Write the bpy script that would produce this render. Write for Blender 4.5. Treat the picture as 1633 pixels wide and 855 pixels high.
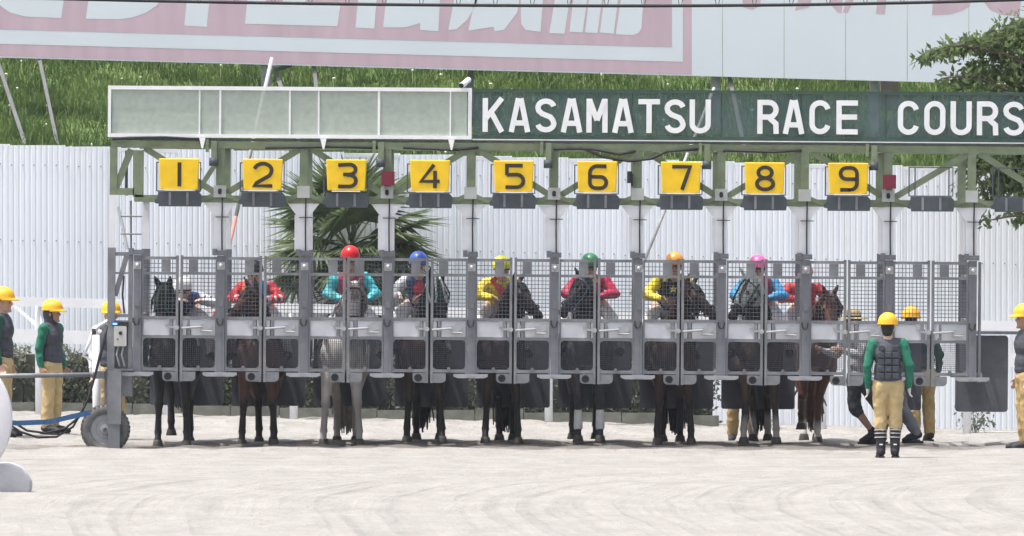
import bpy, bmesh, math, random
import numpy as np
from mathutils import Vector, Matrix, Euler
R = math.radians
random.seed(11); RNG = np.random.default_rng(5)
for o in list(bpy.data.objects): bpy.data.objects.remove(o)
S = bpy.context.scene
COL = S.collection

# ------------------------------------------------------------------ camera
F = 14630.0; D = 110.0; CH = 2.729; HY = 350.0        # focal length in photo pixels, metres to the gate, lens height
cam = bpy.data.cameras.new('camera'); camo = bpy.data.objects.new('camera', cam); COL.objects.link(camo)
camo.location = (0, -D, CH); camo.rotation_euler = (R(90) - math.atan(77.5 / F), 0, 0)
cam.sensor_width = 36; cam.lens = 36 * F / 1633; cam.clip_start = 1; cam.clip_end = 6000
S.camera = camo
S.render.resolution_x = 1024; S.render.resolution_y = 536
# ------------------------------------------------------------------ sky and sun
SUN_AZ, SUN_EL = R(-108), R(73)                         # azimuth from +Y towards +X
w = bpy.data.worlds.new('World'); S.world = w; w.use_nodes = True
nt = w.node_tree; bg = nt.nodes['Background']
sk = nt.nodes.new('ShaderNodeTexSky'); sk.sky_type = 'NISHITA'; sk.sun_disc = False
sk.sun_elevation = SUN_EL; sk.sun_rotation = SUN_AZ
sk.air_density = 1.25; sk.dust_density = 7.0; sk.ozone_density = 1.0
nt.links.new(sk.outputs[0], bg.inputs[0]); bg.inputs[1].default_value = 0.15
sd = Vector((math.sin(SUN_AZ) * math.cos(SUN_EL), math.cos(SUN_AZ) * math.cos(SUN_EL), math.sin(SUN_EL)))
sl = bpy.data.lights.new('sun', 'SUN'); sl.energy = 2.7; sl.angle = R(0.6); sl.color = (1, .975, .945)
so = bpy.data.objects.new('sun', sl); COL.objects.link(so)
so.rotation_euler = (-sd).to_track_quat('-Z', 'Y').to_euler()
S.view_settings.view_transform = 'Standard'; S.view_settings.look = 'None'
S.view_settings.gamma = 1; S.view_settings.exposure = 0.78

# ------------------------------------------------------------------ helpers
def W(px, py, Y):
    z = D + Y
    return Vector(((px - 816.5) * z / F, Y, CH - (py - HY) * z / F))
def srgb(r, g, b):
    f = lambda c: (c / 12.92 if c <= .04045 else ((c + .055) / 1.055) ** 2.4)
    return (f(r / 255), f(g / 255), f(b / 255))
MATS = {}
def mat(name, col, rough=.6, metal=0., var=.12, scale=6., bump=0., bscale=40., col2=None, alpha=1., stretch=None, spec=.4, detail=4.):
    if name in MATS: return MATS[name]
    m = bpy.data.materials.new(name); m.use_nodes = True; n = m.node_tree.nodes; l = m.node_tree.links
    p = n['Principled BSDF']; p.inputs['Roughness'].default_value = rough; p.inputs['Metallic'].default_value = metal
    p.inputs['Specular IOR Level'].default_value = spec; p.inputs['Alpha'].default_value = alpha
    tc = n.new('ShaderNodeTexCoord'); src = tc.outputs['Object']
    if stretch:
        mp = n.new('ShaderNodeMapping'); mp.inputs['Scale'].default_value = stretch; l.new(src, mp.inputs[0]); src = mp.outputs[0]
    nz = n.new('ShaderNodeTexNoise'); nz.inputs['Scale'].default_value = scale; nz.inputs['Detail'].default_value = detail; l.new(src, nz.inputs[0])
    rp = n.new('ShaderNodeValToRGB'); rp.color_ramp.elements[0].position = .3; rp.color_ramp.elements[1].position = .7
    c2 = col2 or tuple(min(1, c * (1 + var)) for c in col)
    rp.color_ramp.elements[0].color = (*[c * (1 - var) for c in col], 1); rp.color_ramp.elements[1].color = (*c2, 1)
    l.new(nz.outputs[0], rp.inputs[0]); l.new(rp.outputs[0], p.inputs['Base Color'])
    if bump:
        n2 = n.new('ShaderNodeTexNoise'); n2.inputs['Scale'].default_value = bscale; n2.inputs['Detail'].default_value = 5; l.new(src, n2.inputs[0])
        b = n.new('ShaderNodeBump'); b.inputs['Strength'].default_value = bump; b.inputs['Distance'].default_value = .02
        l.new(n2.outputs[0], b.inputs['Height']); l.new(b.outputs[0], p.inputs['Normal'])
    MATS[name] = m; return m

class MB:
    def __init__(s): s.v = []; s.f = []
    def add(s, vs, fs):
        o = len(s.v); s.v += [tuple(v) for v in vs]; s.f += [tuple(i + o for i in f) for f in fs]; return s
    def box(s, x0, x1, y0, y1, z0, z1):
        return s.add([(x0,y0,z0),(x1,y0,z0),(x1,y1,z0),(x0,y1,z0),(x0,y0,z1),(x1,y0,z1),(x1,y1,z1),(x0,y1,z1)],
            [(0,3,2,1),(4,5,6,7),(0,1,5,4),(1,2,6,5),(2,3,7,6),(3,0,4,7)])
    def bar(s, a, b, w, d, up=(0,1,0)):                # rectangular bar from a to b, w across, d along up
        a, b = Vector(a), Vector(b); t = (b - a).normalized(); u = Vector(up); u = (u - t * u.dot(t)).normalized(); r = t.cross(u)
        P = [a + r*w/2*i + u*d/2*j for i, j in ((-1,-1),(1,-1),(1,1),(-1,1))] + [b + r*w/2*i + u*d/2*j for i, j in ((-1,-1),(1,-1),(1,1),(-1,1))]
        return s.add(P, [(0,3,2,1),(4,5,6,7),(0,1,5,4),(1,2,6,5),(2,3,7,6),(3,0,4,7)])
    def tube(s, pts, r, n=8, r2=None, caps=True):
        pts = [Vector(p) for p in pts]; N = len(pts); o = len(s.v); prev = None
        for i, p in enumerate(pts):
            t = (pts[min(i+1, N-1)] - pts[max(i-1, 0)]).normalized()
            if prev is None: u = t.orthogonal().normalized()
            else: u = (prev - t * prev.dot(t)).normalized()
            prev = u; q = t.cross(u); rr = r[i] if isinstance(r, (list, tuple)) else (r if r2 is None else r + (r2 - r) * i / (N - 1))
            for k in range(n):
                a = 2*math.pi*k/n; s.v.append(tuple(p + (u*math.cos(a) + q*math.sin(a)) * rr))
        for i in range(N-1):
            for k in range(n):
                k2 = (k+1) % n; s.f.append((o+i*n+k, o+i*n+k2, o+(i+1)*n+k2, o+(i+1)*n+k))
        if caps: s.f.append(tuple(o + n-1-k for k in range(n))); s.f.append(tuple(o + (N-1)*n + k for k in range(n)))
        return s
    def cyl(s, a, b, r, n=16, r2=None): return s.tube([a, b], r, n, r2)
    def lathe(s, prof, c=(0,0,0), axis='z', n=24, M=None):   # prof: (radius, height)
        o = len(s.v); c = Vector(c)
        for r, h in prof:
            for k in range(n):
                a = 2*math.pi*k/n; p = Vector((r*math.cos(a), r*math.sin(a), h))
                if axis == 'x': p = Vector((h, p.x, p.y))
                if axis == 'y': p = Vector((p.x, h, p.y))
                if M: p = M @ p
                s.v.append(tuple(c + p))
        for i in range(len(prof)-1):
            for k in range(n):
                k2 = (k+1) % n; s.f.append((o+i*n+k, o+i*n+k2, o+(i+1)*n+k2, o+(i+1)*n+k))
        s.f.append(tuple(o+n-1-k for k in range(n))); s.f.append(tuple(o+(len(prof)-1)*n+k for k in range(n)))
        return s
    def prism(s, pts, y0, y1):                          # polygon in x,z extruded along y
        n = len(pts); o = len(s.v)
        s.v += [(p[0], y0, p[1]) for p in pts] + [(p[0], y1, p[1]) for p in pts]
        s.f += [tuple(o+i for i in range(n)), tuple(o+2*n-1-i for i in range(n))]
        for i in range(n):
            j = (i+1) % n; s.f.append((o+i, o+n+i, o+n+j, o+j))
        return s
    def stroke(s, pts, wd, y0, y1, closed=False):       # flat pen stroke in x,z with thickness along y
        P = []
        for p in pts:
            p = Vector((p[0], p[1]))
            if not P or (p-P[-1]).length > wd*.12: P.append(p)
        N = len(P); L = []; Rr = []
        for i in range(N):
            a = P[(i-1) % N] if (closed or i > 0) else None; b = P[(i+1) % N] if (closed or i < N-1) else None
            t1 = (P[i]-a).normalized() if a is not None else (b-P[i]).normalized()
            t2 = (b-P[i]).normalized() if b is not None else t1
            n1 = Vector((-t1.y, t1.x)); n2 = Vector((-t2.y, t2.x)); m = (n1+n2); m = m.normalized() if m.length > 1e-4 else n1
            k = min(1.45, 1/max(.3, m.dot(n1))) * wd/2
            L.append(P[i]+m*k); Rr.append(P[i]-m*k)
        o = len(s.v)
        for A in (L, Rr):
            for y in (y0, y1): s.v += [(p.x, y, p.y) for p in A]
        lf, lb, rf, rb = o, o+N, o+2*N, o+3*N
        for i in range(N if closed else N-1):
            j = (i+1) % N
            s.f += [(lf+i,lf+j,rf+j,rf+i),(lb+i,rb+i,rb+j,lb+j),(lf+i,lb+i,lb+j,lf+j),(rf+i,rf+j,rb+j,rb+i)]
        if not closed:
            s.f += [(lf,rf,rb,lb),(lf+N-1,lb+N-1,rb+N-1,rf+N-1)]
        return s
    def capsule(s, a, ra, b, rb, n=12):
        a, b = Vector(a), Vector(b); d = (b-a); ln = max(d.length, 1e-4); t = d/ln; pts = []; rr = []
        for k in range(1, 5):
            q = math.pi/2*k/4; pts.append(a - t*ra*math.cos(q)); rr.append(ra*math.sin(q))
        for k in range(4):
            q = math.pi/2*k/4; pts.append(b + t*rb*math.sin(q)); rr.append(rb*math.cos(q))
        pts.insert(0, a - t*ra*1.0001); rr.insert(0, ra*.05); pts.append(b + t*rb*1.0001); rr.append(rb*.05)
        # explicit frame so every ring keeps the same axis
        u = t.orthogonal().normalized(); q2 = t.cross(u); o = len(s.v)
        for p, r in zip(pts, rr):
            for k in range(n):
                g = 2*math.pi*k/n; s.v.append(tuple(p + (u*math.cos(g)+q2*math.sin(g))*r))
        N = len(pts)
        for i in range(N-1):
            for k in range(n):
                k2 = (k+1) % n; s.f.append((o+i*n+k, o+i*n+k2, o+(i+1)*n+k2, o+(i+1)*n+k))
        s.f.append(tuple(o+n-1-k for k in range(n))); s.f.append(tuple(o+(N-1)*n+k for k in range(n)))
        return s
    def ell(s, c, r, M=None, n=14, m=9):
        prof = []; c = Vector(c); o = len(s.v)
        for i in range(m+1):
            a = -math.pi/2 + math.pi*(i+.02)/(m+.04)
            for k in range(n):
                g = 2*math.pi*k/n; p = Vector((r[0]*math.cos(a)*math.cos(g), r[1]*math.cos(a)*math.sin(g), r[2]*math.sin(a)))
                s.v.append(tuple(c + ((M @ p) if M else p)))
        for i in range(m):
            for k in range(n):
                k2 = (k+1) % n; s.f.append((o+i*n+k, o+i*n+k2, o+(i+1)*n+k2, o+(i+1)*n+k))
        s.f.append(tuple(o+n-1-k for k in range(n))); s.f.append(tuple(o+m*n+k for k in range(n)))
        return s
    def mesh(s, name):
        me = bpy.data.meshes.new(name); me.from_pydata(s.v, [], s.f); me.update(); return me
    def build(s, name, m, parent=None, smooth=False, recalc=True):
        me = s.mesh(name)
        if recalc:
            b = bmesh.new(); b.from_mesh(me); bmesh.ops.recalc_face_normals(b, faces=b.faces); b.to_mesh(me); b.free()
        if smooth:
            for p in me.polygons: p.use_smooth = True
        return link(name, me, m, parent)
def link(name, me, m, parent=None):
    if m and not me.materials: me.materials.append(m)
    o = bpy.data.objects.new(name, me); COL.objects.link(o)
    if parent: o.parent = parent
    return o
def empty(name, loc=(0,0,0), rz=0.):
    o = bpy.data.objects.new(name, None); o.empty_display_size = .2; COL.objects.link(o); o.location = loc; o.rotation_euler = (0, 0, rz); return o
def tag(o, label=None, cat=None, group=None, kind=None):
    if label: o['label'] = label
    if cat: o['category'] = cat
    if group: o['group'] = group
    if kind: o['kind'] = kind
    return o
def child(proto, parent, loc=None, rot=None):
    c = proto.copy(); COL.objects.link(c); c.parent = parent
    if loc is not None: c.location = loc
    if rot is not None: c.rotation_euler = rot
    return c
FOLD = bpy.data.textures.new('cloth_folds', 'CLOUDS'); FOLD.noise_scale = .085; FOLD.noise_depth = 2
def fuse(name, mb, voxel, m, parent=None, smooth=4, fold=0.):    # union of solids grown into one continuous surface
    t = bpy.data.objects.new('t', mb.mesh('t')); COL.objects.link(t)
    r = t.modifiers.new('r', 'REMESH'); r.mode = 'VOXEL'; r.voxel_size = voxel; r.use_smooth_shade = True
    if smooth:
        q = t.modifiers.new('s', 'SMOOTH'); q.factor = .5; q.iterations = smooth
    if fold:
        d_ = t.modifiers.new('d', 'DISPLACE'); d_.texture = FOLD; d_.strength = fold; d_.mid_level = .5; d_.texture_coords = 'GLOBAL'
    dg = bpy.context.evaluated_depsgraph_get(); me = bpy.data.meshes.new_from_object(t.evaluated_get(dg)); me.name = name
    old = t.data; bpy.data.objects.remove(t); bpy.data.meshes.remove(old)
    me.materials.clear()
    for p in me.polygons: p.use_smooth = True
    return link(name, me, m, parent)
def arc(cx, cy, rx, ry, a0, a1, n=12):
    return [(cx + rx*math.cos(R(a0+(a1-a0)*i/n)), cy + ry*math.sin(R(a0+(a1-a0)*i/n))) for i in range(n+1)]

# ------------------------------------------------------------------ colours
STEEL = mat('painted_grey_steel', (.205,.21,.222), .5, .2, .24, 4, .15, 40)
STEELD = mat('dark_grey_steel', (.16,.165,.185), .55, .2, .15, 9, .1, 60)
GREEN = mat('olive_green_steel', (.17,.21,.13), .65, .0, .2, 5, .15, 40)
WHITE = mat('white_paint', (.78,.79,.80), .5, 0, .05, 5, .05, 40)
WHITED = mat('weathered_white_paint', (.70,.71,.73), .6, 0, .09, 3, .05, 40)
DARKBOX = mat('dark_slate_plastic', (.055,.068,.075), .6, 0, .15, 8, .1, 40)
BLACK = mat('black_rubber', (.022,.022,.026), .7, 0, .2, 20, .1, 60)
PAD = mat('charcoal_padding', (.085,.092,.115), .8, 0, .12, 5, .2, 30)
YELLOW = mat('yellow_board', (.80,.515,.010), .5, 0, .10, 6, .05, 40)
INK = mat('dark_brown_ink', (.03,.024,.018), .6, 0, .1, 10)
REDB = mat('dark_red_box', (.16,.012,.03), .5, 0, .1, 8)
SKIN = mat('skin', (.52,.33,.24), .55, 0, .08, 14, .05, 80)
SKINT = mat('tanned_skin', (.40,.235,.155), .55, 0, .08, 14, .05, 80)
HELMY = mat('yellow_safety_helmet', (.80,.42,.02), .5, 0, .05, 5)
GRN = mat('green_jersey', (.016,.15,.092), .85, 0, .15, 7, .25, 25)
GRNDK = mat('dark_green_jersey', (.015,.085,.055), .85, 0, .15, 7, .25, 25)
VEST = mat('charcoal_vest', (.06,.065,.08), .85, 0, .18, 9, .3, 22)
TAN = mat('tan_trousers', (.50,.38,.19), .85, 0, .12, 6, .35, 14)
TAND = mat('ochre_trousers', (.40,.29,.13), .85, 0, .12, 6, .35, 14)
GREYT = mat('grey_trousers', (.20,.21,.24), .85, 0, .12, 6, .35, 14)
HAIR = mat('black_hair', (.012,.011,.012), .6, 0, .2, 30)
# ================================================================== the setting
SL = 0.0238                                            # everything beyond the track drops this much per metre to the right
def sm(a, b, x):
    t = np.clip((np.asarray(x, float) - a) / (b - a), 0, 1); return t*t*(3-2*t)
def bank(x, y):
    return .10 - SL*np.clip(x, -40, 40) + .385*(np.clip(y, 15.8, 36) - 15.8)
def ripple(x, y, k):
    return np.sin(x*k*1.3+y*.9*k+1.1)*np.sin(y*k*1.1-x*.37*k+.3)
def groundz(x, y):
    x = np.asarray(x, float); y = np.asarray(y, float)
    z = sm(1.5, 12.5, y)*(.03 - SL*np.clip(x, -40, 40))
    near = np.exp(-((y-.8)/3.2)**2)
    z = z + .022*near*(ripple(x, y, 3.1) + .8*ripple(x+3.3, y*1.7, 7.3)) + .02*ripple(x*.6, y, .55)
    z = z + sm(2, 5, y)*(1-sm(12, 14, y))*.02*(ripple(x*.8, y*1.3, 4.2) + ripple(y*.7, x, 6.1))
    z = z + .045*np.exp(-((y+2.4)/.45)**2)*sm(-6.5, -5, x)*(.7+.5*ripple(x, y, 1.7))
    return z
def grid_axis(a, b, st, far):
    inner = np.arange(a, b+1e-6, st); k = [2, 5, 12, 30, 80, 220, 600, far]
    return np.concatenate([[a-q for q in k[::-1]], inner, [b+q for q in k]])
def sheet(name, xs, ys, fn, m):
    X, Y = np.meshgrid(xs, ys); Z = fn(X, Y); n, q = len(xs), len(ys)
    v = np.stack([X.ravel(), Y.ravel(), Z.ravel()], 1)
    i = np.arange((q-1)*(n-1)); r = i//(n-1); c = i % (n-1); a = r*n+c
    f = np.stack([a, a+1, a+n+1, a+n], 1)
    me = bpy.data.meshes.new(name); me.from_pydata(v.tolist(), [], f.tolist()); me.update()
    for p in me.polygons: p.use_smooth = True
    return link(name, me, m)
# sand with harrow lines: circular grooves where the tractor turned, straight ones along the gate
sand = bpy.data.materials.new('pale_track_sand'); sand.use_nodes = True
n = sand.node_tree.nodes; l = sand.node_tree.links; p = n['Principled BSDF']; p.inputs['Roughness'].default_value = .95; p.inputs['Specular IOR Level'].default_value = .1
geo = n.new('ShaderNodeNewGeometry')
def math_node(op, a=None, b=None, c=None):
    q = n.new('ShaderNodeMath'); q.operation = op
    for i, v in enumerate((a, b, c)):
        if v is None: continue
        if isinstance(v, (int, float)): q.inputs[i].default_value = v
        else: l.new(v, q.inputs[i])
    return q.outputs[0]
def noise(scale, vec, detail=4, rough=.55):
    q = n.new('ShaderNodeTexNoise'); q.inputs['Scale'].default_value = scale; q.inputs['Detail'].default_value = detail; q.inputs['Roughness'].default_value = rough; l.new(vec, q.inputs[0]); return q.outputs[0]
def mapped(sx, sy, sz=1):
    q = n.new('ShaderNodeMapping'); q.inputs['Scale'].default_value = (sx, sy, sz); l.new(geo.outputs['Position'], q.inputs[0]); return q.outputs[0]
sep = n.new('ShaderNodeSeparateXYZ'); l.new(geo.outputs['Position'], sep.inputs[0])
sx_, sy_ = sep.outputs[0], sep.outputs[1]
wob = noise(.5, mapped(1, .35), 3)
def rings(cx, cy, ky, freq):                            # grooves at even radius from a turning centre (ellipse ky)
    dx = math_node('SUBTRACT', sx_, cx); dy = math_node('MULTIPLY', math_node('SUBTRACT', sy_, cy), ky)
    rr = math_node('SQRT', math_node('ADD', math_node('MULTIPLY', dx, dx), math_node('MULTIPLY', dy, dy)))
    rr = math_node('ADD', rr, math_node('MULTIPLY', wob, .55))
    return math_node('SINE', math_node('MULTIPLY', rr, freq))
ph_ = math_node('SUBTRACT', math_node('ADD', sx_, math_node('MULTIPLY', sy_, .07)), math_node('MULTIPLY', math_node('EXPONENT', math_node('DIVIDE', math_node('ADD', sy_, 9.), 4.5)), 6.0))
def combine(a, b):
    q = n.new('ShaderNodeCombineXYZ'); l.new(a, q.inputs[0]); l.new(b, q.inputs[1]); return q.outputs[0]
turn = noise(1., combine(math_node('MULTIPLY', math_node('ADD', ph_, math_node('MULTIPLY', wob, .25)), 3.0), math_node('MULTIPLY', sy_, .05)), 2, .5)
lines = noise(1., combine(math_node('MULTIPLY', sx_, .22), math_node('MULTIPLY', math_node('ADD', sy_, math_node('MULTIPLY', wob, .8)), 1.7)), 3, .55)
mixz = n.new('ShaderNodeMapRange'); mixz.inputs['From Min'].default_value = -14; mixz.inputs['From Max'].default_value = -8; l.new(math_node('ADD', sy_, math_node('MULTIPLY', math_node('SUBTRACT', noise(.35, geo.outputs['Position'], 2), .5), 8)), mixz.inputs['Value'])
gm = n.new('ShaderNodeMix'); gm.data_type = 'FLOAT'; l.new(mixz.outputs[0], gm.inputs[0]); l.new(turn, gm.inputs[2]); l.new(lines, gm.inputs[3])
patch = noise(.7, mapped(1, .25), 3)
gr_ = n.new('ShaderNodeMapRange'); gr_.inputs['From Min'].default_value = .46; gr_.inputs['From Max'].default_value = .74; l.new(gm.outputs[0], gr_.inputs['Value'])
groove = math_node('MULTIPLY', gr_.outputs[0], math_node('MULTIPLY_ADD', patch, 1.6, .1))
clod = noise(9, mapped(1, .45), 6, .7)
fine = noise(45, mapped(1, .5), 3)
h = math_node('ADD', math_node('MULTIPLY', groove, -1.05), math_node('ADD', math_node('MULTIPLY', clod, 1.0), math_node('MULTIPLY', fine, .25)))
bp = n.new('ShaderNodeBump'); bp.inputs['Strength'].default_value = .8; bp.inputs['Distance'].default_value = .06; l.new(h, bp.inputs['Height']); l.new(bp.outputs[0], p.inputs['Normal'])
rp = n.new('ShaderNodeValToRGB'); rp.color_ramp.elements[0].color = (.225,.219,.205,1); rp.color_ramp.elements[0].position = .25
rp.color_ramp.elements[1].color = (.34,.331,.312,1); rp.color_ramp.elements[1].position = .75
cm = math_node('ADD', math_node('MULTIPLY', noise(2.2, mapped(1, .3), 5, .6), .75), math_node('MULTIPLY', clod, .35))
cm = math_node('SUBTRACT', cm, math_node('MULTIPLY', groove, .17))
fleck = n.new('ShaderNodeMapRange'); fleck.inputs['From Min'].default_value = .60; fleck.inputs['From Max'].default_value = .72; l.new(noise(7., mapped(1, .22), 6, .75), fleck.inputs['Value'])
cm = math_node('SUBTRACT', cm, math_node('MULTIPLY', fleck.outputs[0], .55)); cm = math_node('ADD', cm, math_node('MULTIPLY', math_node('SUBTRACT', noise(30., mapped(1, .4), 3, .6), .5), .35))
l.new(cm, rp.inputs[0])
# churned, damp sand under the horses, darkened further to paint the gate's shadow line
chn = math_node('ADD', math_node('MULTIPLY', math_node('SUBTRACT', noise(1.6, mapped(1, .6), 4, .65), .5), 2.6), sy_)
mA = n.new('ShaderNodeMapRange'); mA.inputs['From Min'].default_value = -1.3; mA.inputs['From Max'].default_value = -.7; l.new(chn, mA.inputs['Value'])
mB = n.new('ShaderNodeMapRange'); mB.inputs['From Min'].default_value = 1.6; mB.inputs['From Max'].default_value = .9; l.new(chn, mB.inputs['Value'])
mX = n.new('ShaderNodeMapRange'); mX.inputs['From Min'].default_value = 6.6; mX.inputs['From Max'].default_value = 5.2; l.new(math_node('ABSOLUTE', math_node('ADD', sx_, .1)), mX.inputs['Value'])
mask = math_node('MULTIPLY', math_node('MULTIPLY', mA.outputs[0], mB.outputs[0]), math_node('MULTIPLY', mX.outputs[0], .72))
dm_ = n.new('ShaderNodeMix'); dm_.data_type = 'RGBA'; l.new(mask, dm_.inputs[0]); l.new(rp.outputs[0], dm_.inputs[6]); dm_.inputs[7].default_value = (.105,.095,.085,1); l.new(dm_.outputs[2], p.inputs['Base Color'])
ys = np.concatenate([[-3000,-1200,-500,-220,-110], np.arange(-60, -12, 1.0), np.arange(-12, -4, .4), np.arange(-4, 16.01, .16), [18, 40, 120, 400, 1200, 3000]])
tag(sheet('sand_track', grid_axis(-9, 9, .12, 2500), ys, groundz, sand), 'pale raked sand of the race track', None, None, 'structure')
# grass bank behind the fence
turf = mat('bank_soil_and_grass', (.08,.14,.04), .95, 0, .4, 1.2, .5, 6, (.13,.19,.06))
bs = sheet('grass_embankment', grid_axis(-14, 14, .7, 2000), np.concatenate([np.arange(15.8, 37, .6), [60, 200, 900, 2500]]),
    lambda x, y: bank(x, y) + .05*ripple(x, y, 1.3) + np.where(y < 16, -.3, 0), turf)
tag(bs, 'green grassy levee bank rising behind the white fence', None, None, 'structure')
# ------------------------------------------------------------------ grass, one mass of blades
def blades(name, N, xr, yr, zf, lr, wr, m, lean=.5, parent=None):
    x = RNG.uniform(*xr, N); y = RNG.uniform(*yr, N)
    cl = .5 + .5*ripple(x, y, 1.9)*ripple(x+5, y, .8)
    z = zf(x, y) - .03; L = RNG.uniform(*lr, N)*(.55+.75*cl); wd = RNG.uniform(*wr, N); a = RNG.uniform(0, 2*np.pi, N); ln = RNG.uniform(.05, lean, N)
    b = RNG.uniform(0, 2*np.pi, N)
    dx, dy = np.cos(a)*wd, np.sin(a)*wd; lx, ly = np.cos(b)*L*ln, np.sin(b)*L*ln
    V = np.stack([np.stack([x-dx, y-dy, z], 1), np.stack([x+dx, y+dy, z], 1), np.stack([x+dx*.7+lx*.4, y+dy*.7+ly*.4, z+L*.6], 1), np.stack([x-dx*.7+lx*.4, y-dy*.7+ly*.4, z+L*.6], 1), np.stack([x+lx, y+ly, z+L*(1-.3*ln)], 1)], 1).reshape(-1, 3)
    o = np.arange(N)*5
    fq = np.stack([o, o+1, o+2, o+3], 1).tolist(); ft = np.stack([o+3, o+2, o+4], 1).tolist()
    me = bpy.data.meshes.new(name); me.from_pydata(V.tolist(), [], fq+ft); me.update()
    return link(name, me, m, parent)
def leafmat(name, c1, c2, scale=1.5, trans=.35):
    if name in MATS: return MATS[name]
    m = mat(name, c1, .6, 0, .25, scale, 0, 1, c2, spec=.25, detail=6)
    n = m.node_tree.nodes; l = m.node_tree.links; p = n['Principled BSDF']
    t = n.new('ShaderNodeBsdfTranslucent'); mx = n.new('ShaderNodeMixShader'); mx.inputs[0].default_value = trans
    src = p.inputs['Base Color'].links[0].from_socket; l.new(src, t.inputs[0])
    l.new(p.outputs[0], mx.inputs[1]); l.new(t.outputs[0], mx.inputs[2]); l.new(mx.outputs[0], n['Material Output'].inputs[0])
    return m
GRASS = leafmat('meadow_grass', (.085,.165,.045), (.19,.28,.09), 1.4, .5)
tag(blades('grass', 105000, (-12, 14), (23.6, 30.5), bank, (.12, .30), (.006, .016), GRASS, .7), 'long meadow grass covering the levee bank', 'grass', None, 'stuff')
STRAW = leafmat('dry_grass', (.24,.27,.10), (.36,.38,.18), 2, .4)
tag(blades('tall_grass', 2600, (-9.5, 9.5), (24, 30), bank, (.22, .42), (.004, .008), STRAW, .9), 'pale taller grass stems scattered on the levee bank', 'grass', None, 'stuff')
# white flower heads
mb = MB()
for i in range(55):
    x = random.uniform(-9, 9); y = random.uniform(24.5, 28.5); z = float(bank(x, y)) + random.uniform(.12, .28); r = random.uniform(.014, .03)
    mb.lathe([(.004,-.3),(.004,-.02),(r*.7,-.01),(r,.008),(r*.5,.02),(.004,.022)], (x, y, z), 'z', 7)
tag(mb.build('wild_flowers', mat('white_flower', (.72,.72,.55), .8)), 'small white wild flowers dotted over the bank', 'flowers', None, 'stuff')

# ------------------------------------------------------------------ corrugated white fence
FY = 15.0
fence = empty('corrugated_fence', (0, FY, 0)); tag(fence, 'tall white corrugated metal fence behind the track', 'fence')
FENCEM = mat('white_corrugated_sheet', (.77,.81,.855), .5, 0, .04, .9, .05, 20, stretch=(3,3,.35))
n = FENCEM.node_tree.nodes; l = FENCEM.node_tree.links; p = n['Principled BSDF']; src = p.inputs['Base Color'].links[0].from_socket
oi = n.new('ShaderNodeObjectInfo'); mr = n.new('ShaderNodeMapRange'); mr.inputs['To Min'].default_value = .95; mr.inputs['To Max'].default_value = 1.03; l.new(oi.outputs['Random'], mr.inputs[0])
hs = n.new('ShaderNodeHueSaturation'); l.new(mr.outputs[0], hs.inputs['Value']); l.new(src, hs.inputs['Color'])
tc = n.new('ShaderNodeTexCoord'); mp = n.new('ShaderNodeMapping'); mp.inputs['Scale'].default_value = (9, 9, .5); l.new(tc.outputs['Object'], mp.inputs[0]); nz = n.new('ShaderNodeTexNoise'); nz.inputs['Scale'].default_value = 1.6; nz.inputs['Detail'].default_value = 5; l.new(mp.outputs[0], nz.inputs[0])
mr2 = n.new('ShaderNodeMapRange'); mr2.inputs['From Min'].default_value = .58; mr2.inputs['From Max'].default_value = .78; mr2.inputs['To Max'].default_value = .2; l.new(nz.outputs[0], mr2.inputs[0])
mx = n.new('ShaderNodeMix'); mx.data_type = 'RGBA'; l.new(mr2.outputs[0], mx.inputs[0]); l.new(hs.outputs[0], mx.inputs[6]); mx.inputs[7].default_value = (.47,.47,.45,1); l.new(mx.outputs[2], p.inputs['Base Color'])
pw = .76; prof = []
k = 0; x = 0
while x < pw - 1e-6:
    prof += [(x, 0), (x+.044, 0), (x+.053, .0055), (x+.067, .0055)]; x += .076
prof = [q for q in prof if q[0] <= pw] + [(pw, 0)]
ph = 3.72
m2 = MB(); N = len(prof)
m2.v = [(a, b, 0) for a, b in prof] + [(a, b, ph) for a, b in prof] + [(a, b+.004, 0) for a, b in prof] + [(a, b+.004, ph) for a, b in prof]
m2.f = [(i, i+1, N+i+1, N+i) for i in range(N-1)] + [(2*N+i+1, 2*N+i, 3*N+i, 3*N+i+1) for i in range(N-1)] + [(N+i, N+i+1, 3*N+i+1, 3*N+i) for i in range(N-1)]
pm = m2.mesh('fence_panel'); pm.materials.append(FENCEM)
sm_ = MB()
for zz in (1.13, 2.42, 3.45):
    for j in range(5): sm_.lathe([(.009, 0), (.009, .010), (.004, .014)], (.022+j*.152, -.002, zz), 'y', 6, Matrix.Scale(-1, 3, (0,1,0)))
scr = sm_.mesh('screws'); scr.materials.append(mat('rusty_screw', (.20,.17,.15), .6, .4))
for i in range(-20, 20):
    x0 = i*pw; o = link('fence_panel', pm, None, fence); zt = 3.585 - SL*(x0+pw/2) - .0
    o.location = (x0, random.uniform(-.004, .004) + (.0045 if i % 2 else 0), zt - ph); o.rotation_euler = (0, random.uniform(-.002, .002), 0)
    s_ = link('screw_row', scr, None, fence); s_.location = o.location; s_['kind'] = 'stuff'
MB().bar((-15.2, .03, 3.55+15.2*SL), (15.2, .03, 3.55-15.2*SL), .05, .05).build('top_rail', WHITED, fence)
for zz in (.9, 2.2):
    MB().bar((-15.2, .06, zz+15.2*SL), (15.2, .06, zz-15.2*SL), .05, .04).build('back_rail', WHITED, fence)
for i in range(-7, 8):
    x = i*2.1; MB().box(x-.04, x+.04, .09, .17, -.3-SL*x, 3.5-SL*x).build('post', WHITED, fence)
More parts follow.
